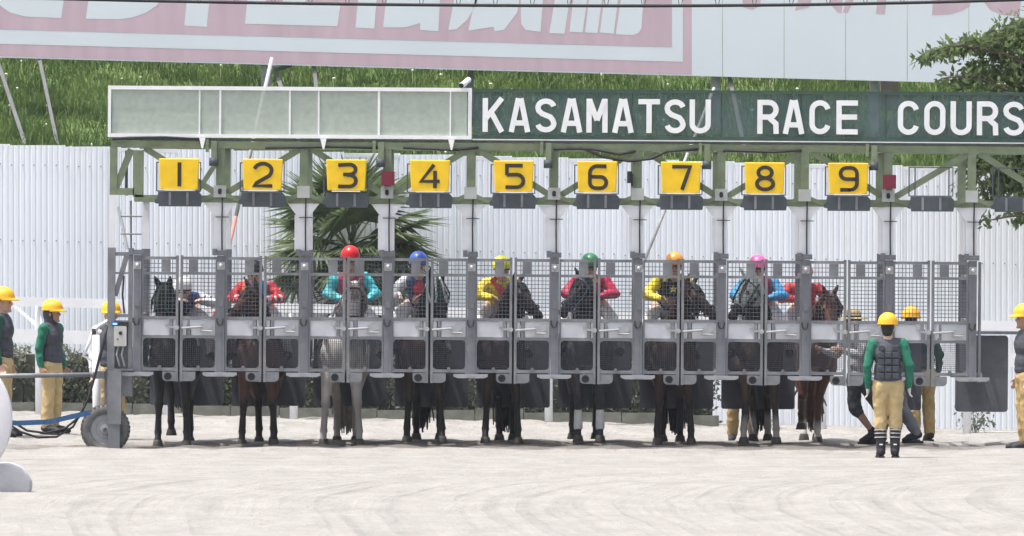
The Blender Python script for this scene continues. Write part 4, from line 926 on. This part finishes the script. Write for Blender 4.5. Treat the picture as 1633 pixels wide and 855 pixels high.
HB = mat('black_hood', (.012,.016,.018), .8, 0, .2, 12, .2, 30); HG = mat('dark_green_hood', (.012,.05,.042), .8, 0, .2, 12, .2, 30); HGW = mat('white_green_hood', (.55,.60,.55), .8, 0, .1, 12, .2, 30); HW = mat('white_trim', (.62,.64,.64), .8); GT = mat('grey_green_trim', (.06,.13,.10), .8)
SC = (D + .85)/F
def hx(px, c): return (px-c)*SC
def HX(px, Y): return W(px, 0, Y).x
def mkhead(c, ppx, ppy, Yp, mpx, mpy, ln=.52, Y0=.85):
    """poll seen at ppx,ppy and muzzle at mpx,mpy -> local head spec"""
    a = W(ppx, ppy, Yp); dx = (mpx-ppx)*(D+Yp)/F; dz = -(mpy-ppy)*(D+Yp)/F; dy = -math.sqrt(max(.03, ln*ln-dx*dx-dz*dz))
    return ((a.x-HX(c, Y0), Yp-Y0, a.z), (dx, dy, dz))
Y0 = .9
H = {}
H[1] = horse(1, HX(274,Y0), Y0, 'black horse with black ear hood in the stall under board 1', BLK, BHAIR, ((hx(252,274),0,0),(hx(298,274),0,-.05)), ((hx(266,274),.10,.0),(hx(296,274),0,.1)), mkhead(274,263,462,.45,258,512,.45,Y0), (HB, GT), tail=(.0,.7))
H[2] = horse(2, HX(412,Y0), Y0, 'dark bay horse with lowered head in the stall under board 2', BROWN, BHAIR, ((hx(386,412),0,0),(hx(437,412),0,0)), ((hx(408,412),0,0),(hx(431,412),0,.05)), mkhead(412,405,468,.5,366,506,.5,Y0), None, tail=(-.04,.7))
H[3] = horse(3, HX(545,Y0), Y0, 'pale grey horse in the stall under board 3', GREYC, GHAIR, ((hx(516,545),0,0),(hx(573,545),0,0)), ((hx(534,545),0,0),(hx(564,545),0,.05)), mkhead(545,566,460,.42,564,520,.5,Y0), None, tail=(.03,1))
H[4] = horse(4, HX(674,Y0), Y0, 'dark bay horse in striped green hood under board 4', DKBAY, BHAIR, ((hx(649,674),0,0),(hx(705,674),0,-.1)), ((hx(662,674),0,0),(hx(700,674),0,.15)), mkhead(674,694,457,.42,706,508,.5,Y0), (HG, HW), tail=(-.03,1))
H[5] = horse(5, HX(800,Y0), Y0, 'dark bay horse turning its head right under board 5', DKBAY, BHAIR, ((hx(774,800),0,0),(hx(826,800),0,-.05)), ((hx(796,800),0,.1),(hx(818,800),0,.1)), mkhead(800,820,462,.5,856,502,.46,Y0), None, tail=(.06,1))
H[6] = horse(6, HX(938,Y0), Y0, 'slate dark horse with pale leg bandages under board 6', SLATE, BHAIR, ((hx(922,938),0,0),(hx(957,938),0,-.05)), ((hx(914,938),0,0),(hx(952,938),0,.1)), mkhead(938,934,458,.45,897,502,.5,Y0), None, bridle=mat('blue_grey_bridle', (.10,.14,.22), .6), bandage=mat('pale_bandage', (.74,.74,.74), .9, 0, .1, 12), tail=(.03,.7))
H[7] = horse(7, HX(1074,Y0), Y0, 'bay horse with long black tail, head turned right, under board 7', BAY, BHAIR, ((hx(1048,1074),0,0),(hx(1102,1074),0,0)), ((hx(1060,1074),0,.15),(hx(1088,1074),0,0)), mkhead(1074,1098,464,.5,1137,503,.48,Y0), None, tail=(.05,1))
H[8] = horse(8, HX(1212,Y0), Y0, 'dark horse with white socks and pale green hood under board 8', DKSOCK, BHAIR, ((hx(1186,1212),0,0),(hx(1238,1212),0,0)), ((hx(1206,1212),0,.1),(hx(1230,1212),0,.1)), mkhead(1212,1202,456,.42,1168,504,.48,Y0), (HGW, HG))
Y9 = 2.35
H[9] = horse(9, HX(1300,Y9), Y9, 'chestnut horse with raised ears being led into the stall under board 9', CHEST, CHAIR, (((1278-1300)*SC,.18,0),((1303-1300)*SC,0,-.15)), (((1288-1300)*SC,0,.1),((1310-1300)*SC,0,.2)), mkhead(1300,1322,474,Y9-.4,1325,530,.5,Y9), None, tail=(0,1))
# white blaze of the chestnut
# ================================================================== people
def rotm(yaw, pitch=0., roll=0.): return (Matrix.Rotation(yaw, 3, 'Z') @ Matrix.Rotation(pitch, 3, 'X') @ Matrix.Rotation(roll, 3, 'Y'))
def add_hand(q, wr, d, out, s):
    """palm and five separate fingers; d along the fingers, out = direction of the thumb side"""
    d = Vector(d).normalized(); out = Vector(out); out = (out - d*out.dot(d)).normalized(); nrm = d.cross(out)
    wr = Vector(wr); pc = wr + d*.05; M = Matrix((out, d, nrm)).transposed(); q.ell(pc, (.041,.052,.02), M, 10, 7); q.capsule(wr-d*.02, .026, wr+d*.02, .026)
    for i, (o_, ln) in enumerate(((.030,.062),(.010,.07),(-.010,.066),(-.029,.05))):
        b = wr + d*.088 + out*o_; k = b + d*ln*.5 + nrm*.008*s; e = k + d*ln*.38 + nrm*.026*s; q.capsule(b-d*.02, .0098, k, .0092, 8); q.capsule(k, .0092, e, .008, 8)
    b = wr + d*.03 + out*.035; k = b + d*.03 + out*.026; q.capsule(b, .013, k, .011, 8); q.capsule(k, .011, k + d*.03 + out*.006 + nrm*.006*s, .009, 8)
STAND = dict(pelvis=(0,0,.92), waist=(0,0,1.06), chest=(0,0,1.27), neck=(0,.01,1.44), head=(0,-.015,1.57),
    shL=(-.185,.01,1.38), shR=(.185,.01,1.38), elL=(-.235,.03,1.11), elR=(.235,.03,1.11), wrL=(-.245,-.03,.87), wrR=(.245,-.03,.87),
    hipL=(-.09,0,.90), hipR=(.09,0,.90), knL=(-.10,-.015,.49), knR=(.10,-.015,.49), anL=(-.105,.02,.085), anR=(.105,.02,.085), toL=(-.125,-.15,.035), toR=(.125,-.15,.035))
def dome_helmet(t, hc, M, m, brim=True, jockey=False):
    q = MB(); a, b = (.122, .14) if not jockey else (.115, .132); k = b/a
    prof = [(a*1.0, -.005), (a*1.02, .01)] + [(a*math.cos(R(g)), .02+.125*math.sin(R(g))) for g in range(0, 90, 11)] + [(.004, .146)]
    q.lathe(prof, hc + M @ Vector((0,0,.01)), 'z', 24, M @ Matrix.Scale(k, 3, (0,1,0)))
    h = q.build('helmet', m, t, True)
    q = MB()
    if brim:
        P = [(a*1.03*math.cos(g), a*1.03*k*math.sin(g), .0) for g in [math.pi+math.pi*i/16 for i in range(17)]]; Q = [(p_[0]*1.02, p_[1]*(1.0)-.055*math.sin(math.pi*i/16), -.02) for i, p_ in enumerate(P)]
        vs = [hc + M @ Vector((x, y, z+.018)) for x, y, z in P] + [hc + M @ Vector((x, y, z+.016)) for x, y, z in Q] + [hc + M @ Vector((x, y, z+.008)) for x, y, z in P] + [hc + M @ Vector((x, y, z+.008)) for x, y, z in Q]
        fs = []
        for i in range(16): fs += [(i,i+1,18+i,17+i), (34+i,51+i,52+i,35+i), (17+i,18+i,52+i,51+i)]
        q.add(vs, fs).build('brim', m, h, True)
        MB().lathe([(a*1.035,-.006),(a*1.045,-.0055),(a*1.045,.010),(a*1.03,.012)], hc + M @ Vector((0,0,.01)), 'z', 24, M @ Matrix.Scale(k, 3, (0,1,0))).build('rim', m, h, True)
    return h
def person(label, cat, X, Y, yaw, Hh, pose=None, top=GRN, vest=VEST, legs=TAN, shoe=BLACK, helmet=HELMY, head=(0,0), skin=SKIN, group=None, boots=False, gloves=None, sleeves=None, hood=None, hat=None, z=None, loc=None, jockey=False, voxel=.0105, bare_calf=False, vest_panels=False):
    J = {k: Vector(v) for k, v in {**STAND, **(pose or {})}.items()}
    t = empty('person', loc or (X, Y, float(groundz(X, Y)) if z is None else z), yaw); tag(t, label, cat, group); sc = Hh/1.70; t.scale = (sc,)*3
    hc = J['head']; Mh = rotm(R(head[0]), R(head[1])); V = Vector
    up = (J['chest']-J['pelvis']).normalized(); sv = (J['shR']-J['shL']).normalized(); fv = sv.cross(up).normalized(); Mt = Matrix((sv, -fv, up)).transposed(); Mt = Matrix((sv, up.cross(sv), up)).transposed()
    # body
    q = MB(); q.ell(hc+Mh@V((0,.005,.02)), (.076,.097,.105), Mh); q.ell(hc+Mh@V((0,-.028,-.045)), (.058,.068,.07), Mh); q.ell(hc+Mh@V((0,-.10,-.005)), (.015,.022,.026), Mh, 8, 6); q.capsule(hc+Mh@V((-.022,-.085,-.055)), .011, hc+Mh@V((.022,-.085,-.055)), .011, 8); q.ell(hc+Mh@V((0,-.085,-.09)), (.025,.022,.02), Mh, 8, 6)
    for s in (-1,1): q.ell(hc+Mh@V((s*.078,.012,-.005)), (.012,.022,.034), Mh, 8, 6); q.ell(hc+Mh@V((s*.03,-.085,.03)), (.022,.014,.008), Mh, 8, 5)
    q.capsule(hc+Mh@V((0,.02,-.06)), .056, J['neck'], .06); q.capsule(J['neck'], .07, J['chest'], .1); q.ell(J['chest'], (.15,.09,.17), Mt); q.capsule(J['chest'], .1, J['pelvis'], .11)
    for s in 'LR':
        sg_ = -1 if s == 'L' else 1
        q.capsule(J['chest'], .08, J['sh'+s], .055); q.capsule(J['sh'+s], .05, J['el'+s], .04); q.capsule(J['el'+s], .039, J['wr'+s], .026)
        d = (J['wr'+s]-J['el'+s]).normalized(); 
        if not gloves: add_hand(q, J['wr'+s], d + V((0,-.15,0)), V((-sg_*.2,-1,.1)), -sg_)
        q.capsule(J['hip'+s], .085, J['kn'+s], .055); q.capsule(J['kn'+s], .052, J['kn'+s].lerp(J['an'+s],.35), .056); q.capsule(J['kn'+s].lerp(J['an'+s],.35), .054, J['an'+s], .036); q.capsule(J['an'+s], .034, J['to'+s], .026)
    fuse('body', q, voxel, skin, t, 2)
    for s in (-1,1): MB().ell(hc+Mh@V((s*.03,-.087,.008)), (.013,.008,.007), Mh, 8, 5).build('eye', EYE, t, True)
    q = MB(); q.ell(hc+Mh@V((0,.028,.03)), (.084,.092,.10), Mh); q.ell(hc+Mh@V((0,.06,-.03)), (.07,.055,.07), Mh); fuse('hair', q, .014, HAIR, t, 2)
    if gloves:
        for s in 'LR':
            sg_ = -1 if s == 'L' else 1; q = MB(); d = (J['wr'+s]-J['el'+s]).normalized(); add_hand(q, J['wr'+s], d + V((0,-.15,0)), V((-sg_*.2,-1,.1)), -sg_); fuse('glove', q, .0085, gloves, t, 1)
    # shirt and sleeves
    q = MB(); rt = .155 if not jockey else .15
    q.ell(J['chest']+up*.0, (rt*1.12,.118,.19), Mt); q.ell(J['waist'], (rt,.112,.17), Mt); q.ell(J['pelvis']+up*.02, (rt*1.02,.118,.10), Mt); q.capsule(J['neck']-up*.02, .068, J['chest']+up*.1, .1)
    for s in 'LR': q.capsule(J['chest']+up*.06, .095, J['sh'+s], .066)
    fuse('shirt', q, .014, top, t, 3, .03)
    for s in 'LR':
        q = MB(); el = J['el'+s]; wr = J['wr'+s]; sf = 1.06 if jockey else 1.0
        q.capsule(J['sh'+s], .069*sf, J['sh'+s].lerp(el,.5), .064*sf); q.capsule(J['sh'+s].lerp(el,.5), .064*sf, el, .056*sf); q.capsule(el, .056*sf, el.lerp(wr,.5), .053*sf); q.capsule(el.lerp(wr,.5), .051*sf, wr, .034); q.ell(el, (.062*sf,.06*sf,.057*sf)); q.ell(el.lerp(wr,.8), (.049*sf,.049*sf,.035))
        fuse('sleeve', q, .013, sleeves or top, t, 2, .032)
    if vest:
        q = MB(); q.ell(J['chest']+up*.0, (rt*1.22,.145,.185), Mt); q.ell(J['waist'], (rt*1.15,.14,.17), Mt); q.ell(J['pelvis']+up*.05, (rt*1.14,.14,.085), Mt)
        for s in 'LR': q.capsule(J['chest']+up*.10, .105, J['sh'+s].lerp(J['neck'],.30)-up*.0, .066)
        v = fuse('vest', q, .014, vest, t, 3, .018)
        if vest_panels:
            for r_ in range(5):
                for c_ in range(3):
                    x = (-.088+.088*c_); zz = 1.34-.085*r_; yb = .152 - .12*x*x*4
                    if r_ == 0 and c_ == 1: continue
                    o = MB().box(x-.038, x+.038, yb-.02, yb+.008, zz-.036, zz+.03).build('vest_pad', vest, v); b_ = o.modifiers.new('b','BEVEL'); b_.width=.007; b_.segments=2
    # trousers
    if legs:
        q = MB(); q.ell(J['pelvis']-up*.03, (.165,.128,.12), Mt)
        for s in 'LR':
            a = J['hip'+s]; k = J['kn'+s]; n_ = J['an'+s]; fx = .0 if not boots else .26
            bag = 1.0 if not jockey else .86
            q.capsule(a-V((0,0,.02)), .108*bag, a.lerp(k,.5), .095*bag); q.capsule(a.lerp(k,.5), .095*bag, k, .082*bag)
            e = k.lerp(n_, .22) if bare_calf else k.lerp(n_, .36 if boots else .94)
            q.capsule(k, .081*bag, k.lerp(e,.5), .084*bag); q.capsule(k.lerp(e,.5), .084*bag, e, .068*bag)
        fuse('trousers', q, .014, legs, t, 3, .034)
    for s in 'LR':
        n_, o_ = J['an'+s], J['to'+s]; q = MB(); f_ = (o_-n_); f_.z = 0; f_ = f_.normalized() if f_.length > .01 else V((0,-1,0))
        q.capsule(n_+V((0,0,-.012))+f_*-.02, .056, o_+V((0,0,.012)), .042); q.capsule(o_, .042, o_+f_*.035, .036)
        kk = J['kn'+s]; tp = n_.lerp(kk, .66 if boots else .12); q.capsule(n_, .058 if boots else .05, tp, .07 if boots else .05); 
        b = fuse('boot' if boots else 'shoe', q, .012, shoe, t, 2); sd_ = V((-f_.y, f_.x, 0)); q = MB(); zb = min(n_.z, o_.z)-.048
        if o_.z < .06: q.add([n_*0+V((n_.x,n_.y,0))+f_*a_+sd_*b_+V((0,0,max(-.012,zb)+h_)) for h_ in (0,.034) for a_, b_ in ((-.075,-.036),(-.075,.036),(.06,.046),(.19,.046),(.225,.0),(.19,-.046),(.06,-.046))], [(6,5,4,3,2,1,0),(7,8,9,10,11,12,13)]+[(i_,(i_+1)%7,7+(i_+1)%7,7+i_) for i_ in range(7)]).build('sole', shoe, b)
        if boots:
            for f0 in (.40,.52,.62): MB().tube([n_.lerp(kk, f0-.012), n_.lerp(kk, f0+.012)], .073+.006*f0, 18).build('boot_band', mat('pale_band', (.55,.54,.52), .7), b, True)
            MB().box(n_.x-.02, n_.x+.02, n_.y+.052, n_.y+.066, n_.z+.07, n_.z+.085).build('reflector', WHITE, b)
    if hood:
        q = MB(); q.ell(hc+Mh@V((0,.035,-.0)), (.092,.098,.115), Mh); q.capsule(hc+Mh@V((0,.03,-.07)), .085, J['neck']-up*.02, .095); fuse('neck_cover', q, .014, hood, t, 2)
    if helmet: dome_helmet(t, hc+Mh@V((0,0,.045)), Mh, helmet, not jockey, jockey)
    if hat:
        MB().lathe([(.20,-.012),(.205,-.004),(.15,.008),(.105,.012),(.10,.06),(.085,.105),(.05,.12),(.004,.122)], hc+Mh@V((0,0,.055)), 'z', 24, Mh).build('straw_hat', hat, t, True); MB().lathe([(.1075,.014),(.1065,.035),(.1055,.036),(.105,.014)], hc+Mh@V((0,0,.055)), 'z', 24, Mh).build('hat_band', BLACK, t, True)
    return t
def at(px, Y): return W(px, 0, Y).x
HOODG = mat('dark_grey_cloth', (.05,.055,.07), .9, 0, .2, 9, .3, 25); LGREY = mat('light_grey_shirt', (.50,.52,.55), .85, 0, .1, 7, .3, 18); GLOVE = mat('white_glove', (.66,.66,.64), .85)
DKPANT = mat('dark_blue_grey_trousers', (.05,.055,.07), .85, 0, .2, 7, .35, 16); STRAWH = mat('straw', (.42,.33,.20), .85, 0, .2, 30, .3, 60); PALEPINK = mat('pale_sleeve', (.6,.6,.62), .85)
GRP = 'gate crew in helmets'
person('gate worker at the far left edge, facing right, in yellow helmet and dark vest', 'person', at(3, 4), 4, R(80), 1.80, None, GRNDK, VEST, TAN, group=GRP)
person('gate worker in yellow helmet, green sleeves and dark vest standing by the tow bar', 'person', at(82, 5.1), 5.1, R(62), 1.62, dict(elL=(-.22,.06,1.11), wrL=(-.235,.02,.87), wrR=(.25,-.05,.87)), GRN, VEST, TAN, group=GRP, hood=HOODG, head=(12,0), skin=SKINT)
person('gate worker in yellow helmet hidden behind the left end post of the gate', 'person', at(177, 3), 3, R(10), 1.66, None, PALEPINK, VEST, TAN, group=GRP)
person('gate worker seen from behind in front of the last stalls, white gloves, black boots', 'person', at(1416, -5), -5, R(180), 1.60, dict(anL=(-.085,.02,.085), anR=(.085,.02,.085), knL=(-.092,-.01,.49), knR=(.092,-.01,.49), toL=(-.10,-.15,.035), toR=(.10,-.15,.035), elL=(-.255,.06,1.12), elR=(.25,.05,1.12), wrL=(-.26,-.03,.87), wrR=(.245,-.0,.865)), GRN, VEST, TAN, BLACK, group=GRP, boots=True, gloves=GLOVE, vest_panels=True, head=(-8,0))
person('gate worker in ochre trousers behind the last stall with an orange yellow helmet', 'person', at(1470, 3.4), 3.4, R(200), 1.62, dict(head=(.13,-.05,1.55), neck=(.09,0,1.42), chest=(.05,0,1.27), shL=(-.135,.01,1.36), shR=(.235,.01,1.36)), GRNDK, VEST, TAND, group=GRP, head=(-20,0))
person('gate worker in ochre trousers bent behind the horse under board 8', 'person', at(1186, 3.6), 3.6, R(0), 1.58, dict(anL=(-.15,.02,.085), anR=(.13,.02,.085), toL=(-.17,-.15,.035), toR=(.15,-.15,.035), knL=(-.14,-.03,.49), knR=(.13,-.03,.49), pelvis=(0,.05,.9), waist=(0,-.06,1.03), chest=(0,-.2,1.18), neck=(0,-.3,1.3), head=(0,-.38,1.38), shL=(-.18,-.25,1.26), shR=(.18,-.25,1.26), elL=(-.25,-.4,1.1), elR=(.25,-.4,1.1), wrL=(-.2,-.6,1.05), wrR=(.2,-.6,1.05)), GRNDK, VEST, TAND, group=GRP)
person('gate worker at the right edge, facing left, in orange helmet and dark vest', 'person', at(1636, -2), -2, R(-78), 1.66, None, GRNDK, VEST, TAND, group=GRP, skin=SKINT)
person('groom in straw hat, light grey shirt and dark shorts leading the chestnut horse', 'person', at(1366, 1.5), 1.5, R(-62), 1.62, dict(pelvis=(0,.02,.88), hipL=(-.09,.02,.86), hipR=(.09,.02,.86), waist=(0,-.0,1.03), knL=(-.09,.02,.47), knR=(.1,.24,.50), anL=(-.09,.30,.14), anR=(.1,.55,.30), toL=(-.1,.17,.04), toR=(.1,.55,.12), elL=(-.3,-.12,1.14), wrL=(-.25,-.36,1.2), elR=(.27,-.1,1.13), wrR=(.2,-.33,1.2), head=(0,-.05,1.55)), LGREY, None, DKPANT, BLACK, None, skin=SKINT, hat=STRAWH, bare_calf=True)
person('helper in grey trousers striding, mostly hidden behind the worker with white gloves', 'person', at(1424, 1.9), 1.9, R(-70), 1.58, dict(knL=(-.09,-.1,.49), anL=(-.1,-.12,.085), toL=(-.11,-.28,.035), knR=(.1,.08,.49), anR=(.1,.3,.13), toR=(.11,.15,.05), chest=(0,-.06,1.25), neck=(0,-.1,1.42), head=(0,-.13,1.54), shL=(-.18,-.07,1.36), shR=(.18,-.07,1.36)), mat('grey_jacket', (.15,.16,.18), .85, 0, .12, 7, .3, 18), None, GREYT, BLACK, None)

# ------------------------------------------------------------------ jockeys
def silk(name, c): return mat(name, c, .55, 0, .14, 8, .35, 16)
SW = silk('white_silk', (.66,.68,.72)); SNV = silk('navy_silk', (.02,.035,.12)); SR = silk('red_silk', (.58,.025,.035)); SO = silk('orange_silk', (.62,.13,.04)); SB = silk('blue_silk', (.06,.30,.60)); SP = silk('pink_red_silk', (.50,.06,.11)); SCY = silk('turquoise_silk', (.07,.50,.58)); SY = silk('yellow_silk', (.82,.66,.03)); SBK = silk('black_silk', (.014,.015,.025)); SPK = silk('crimson_silk', (.52,.02,.08))
def hm(name, c): return mat(name, c, .3, 0, .06, 9)
BREECH = mat('white_breeches', (.60,.60,.62), .8, 0, .06, 8, .2, 20)
def jockey(k, hpx, htop, label, torso, sleeve, helm, lean=0., yaw=0., extra=None, Y=1.62, dx=0., body_px=None):
    hk_ = H[k]; base = hk_.location
    # helmet top at htop, jockey rides the saddle: local frame with pelvis over the saddle
    zt = W(hpx, htop, Y-.25).z - base.z; X = W(hpx, 0, Y).x if body_px is None else W(body_px, 0, Y).x
    hz = zt - .20; hxo = W(hpx, 0, Y).x - X; pz_ = 1.66
    k2 = (hz-pz_)/.66
    pose = dict(pelvis=(0,.02,pz_), waist=(hxo*.3,-.02,pz_+.15*k2), chest=(hxo*.7,-.13,pz_+.33*k2), neck=(hxo*.95,-.22,pz_+.50*k2), head=(hxo,-.28,hz), shL=(-.175+hxo*.8,-.16,pz_+.43*k2), shR=(.175+hxo*.8,-.16,pz_+.43*k2),
        elL=(-.30+hxo*.4,-.20,pz_+.20*k2), elR=(.30+hxo*.4,-.20,pz_+.20*k2), wrL=(-.14,-.42,pz_+.10), wrR=(.14,-.42,pz_+.10), hipL=(-.12,.0,pz_-.01), hipR=(.12,.0,pz_-.01), knL=(-.30,-.26,pz_-.22), knR=(.30,-.26,pz_-.22), anL=(-.345,.02,pz_-.55), anR=(.345,.02,pz_-.55), toL=(-.36,-.13,pz_-.60), toR=(.36,-.13,pz_-.60))
    if extra: pose.update({a: tuple(Vector(pose[a]) + Vector(b)) for a, b in extra.items()})
    t = person(label, 'person', 0, 0, R(yaw), 1.70, pose, torso, None, BREECH, BLACK, helm, group='jockeys mounted in the gate', sleeves=sleeve, loc=(X, Y, base.z), jockey=True, voxel=.012, head=(-yaw*1.3, 8))
    t['bz'] = pz_; q = MB(); hc = Vector(pose['head'])
    q.tube([hc+Vector((.09*math.cos(g), -.02-.10*math.sin(g)*1.0, .03)) for g in [math.pi*i/10 for i in range(11)]], .014, 6).build('goggles', BLACK, t, True)
    return t, pose
def patch(t, pts, z_, y_, m, nm):
    return MB().prism([(x, z_+z) for x, z in pts], y_, y_+.012).build(nm, m, t)
def star(r): return [(r*(1 if i % 2 == 0 else .42)*math.sin(math.pi*i/5), r*(1 if i % 2 == 0 else .42)*math.cos(math.pi*i/5)) for i in range(10)]
j1, p1_ = jockey(1, 284, 440, 'jockey in white and navy silks on the black horse under board 1', SNV, SW, hm('white_cap', (.7,.7,.7)), body_px=292, extra=dict(shR=(.05,0,0), elR=(.08,0,0)), yaw=14)
for f in (.25,.6,.9): 
    a = Vector(p1_['shR']).lerp(Vector(p1_['elR']), f); d_ = (Vector(p1_['elR'])-Vector(p1_['shR'])).normalized(); MB().tube([a-d_*.012, a+d_*.012], .075-.01*f, 16).build('sleeve_hoop', SNV, j1, True)
j2, p2_ = jockey(2, 412, 413, 'jockey in orange and blue patterned silks under board 2', SB, SR, hm('black_cap', (.02,.02,.025)), body_px=415, yaw=-9)
c_ = Vector(p2_['chest']); MB().ell(c_+Vector((-.09,-.045,-.03)), (.12,.10,.19)).build('orange_panel', SO, j2, True)
for f in (.15,.5,.85):
    for S_ in 'LR':
        a = Vector(p2_['el'+S_]).lerp(Vector(p2_['wr'+S_]), f); d_ = (Vector(p2_['wr'+S_])-Vector(p2_['el'+S_])).normalized(); MB().tube([a-d_*.018, a+d_*.018], .062-.012*f, 16).build('sleeve_hoop', SW, j2, True)
j3, p3_ = jockey(3, 556, 391, 'jockey in red cap and pink red silks with turquoise sleeves under board 3', SP, SCY, hm('red_cap', (.62,.02,.03)), body_px=562, yaw=5)
j4, p4_ = jockey(4, 676, 400, 'jockey in blue cap and navy red silks with white sleeves under board 4', SNV, SW, hm('blue_cap', (.05,.12,.50)), body_px=668, yaw=-13)
c_ = Vector(p4_['chest']); MB().ell(c_+Vector((.02,-.06,.02)), (.095,.085,.17)).build('red_panel', SR, j4, True)
j5, p5_ = jockey(5, 795, 407, 'jockey in yellow cap and yellow silks with red sash under board 5', SY, SY, hm('yellow_cap', (.75,.75,.05)), body_px=796, yaw=8)
c_ = Vector(p5_['chest']); MB().bar(c_+Vector((-.11,-.115,.13)), c_+Vector((.09,-.145,-.16)), .085, .04).build('sash', SR, j5)
j6, p6_ = jockey(6, 945, 403, 'jockey in green cap and crimson silks under board 6', SPK, SPK, hm('green_cap', (.03,.20,.09)), body_px=944, yaw=-7)
MB().tube([Vector(p6_['neck'])+Vector((-.08,-.04,-.03)), Vector(p6_['neck'])+Vector((0,-.09,-.06)), Vector(p6_['neck'])+Vector((.08,-.04,-.03))], .03, 8).build('collar', SY, j6, True)
j7, p7_ = jockey(7, 1069, 401, 'jockey in orange cap and black silks with yellow stars under board 7', SBK, SY, hm('orange_cap', (.72,.32,.06)), body_px=1062, yaw=10)
c_ = Vector(p7_['chest'])
for x, z in ((-.10,.10),(.10,.12),(0,-.02),(-.11,-.15),(.11,-.12)):
    MB().prism([(c_.x+x+a, c_.z+z+b) for a, b in star(.05)], c_.y-.165, c_.y-.10).build('star', mat('yellow_star', (.62,.60,.25), .7), j7)
j8, p8_ = jockey(8, 1214, 406, 'jockey in pink cap with blue sleeves on the hooded horse under board 8', SP, SB, hm('pink_cap', (.85,.12,.36)), body_px=1214, yaw=-10)
j9, p9_ = jockey(9, 1277, 418, 'jockey in red silks on the chestnut horse, half hidden by a gate post', SR, SR, hm('rose_cap', (.62,.12,.25)), Y=3.05, body_px=1284, yaw=6)

# ------------------------------------------------------------------ round white marker in the foreground
mY = -18.6; c = W(-95, 667, mY); rr = 115*(D+mY)/F; mk = empty('round_marker', (c.x, mY, float(groundz(c.x, mY)))); tag(mk, 'large white round marker board on a grey foot at the lower left edge', 'marker')
zc = c.z - mk.location.z
MB().lathe([(.01,-.06),(rr*.5,-.055),(rr*.85,-.04),(rr*.97,-.02),(rr,0),(rr*.97,.02),(rr*.6,.045),(.01,.05)], (0,0,zc), 'y', 48).build('disc', mat('marker_white', (.74,.72,.74), .45, 0, .03, 3), mk, True)
MB().cyl((0,.08,0), (0,.08,zc), .04, 12).build('pole', WHITED, mk, True)
fm = mat('grey_rubber_foot', (.47,.47,.49), .85, 0, .12, 6, .2, 30); fl = mat('pale_grey_rim', (.52,.52,.54), .7, 0, .08, 6)
def mp_(uv): return [((W(u, v, mY)-mk.location).x, (W(u, v, mY)-mk.location).z) for u, v in uv]
fb_ = MB().prism(mp_([(-70,739),(15,739),(32,745),(42,757),(49,770),(48,780),(46,788),(38,790),(-70,790)]), .06, .4).build('base_block', fm, mk)
MB().box(-.35,.35,-.05,.2,-.02,.10).build('foot', fm, mk)
for o in (fb_,): b_ = o.modifiers.new('b','BEVEL'); b_.width=.025; b_.segments=3
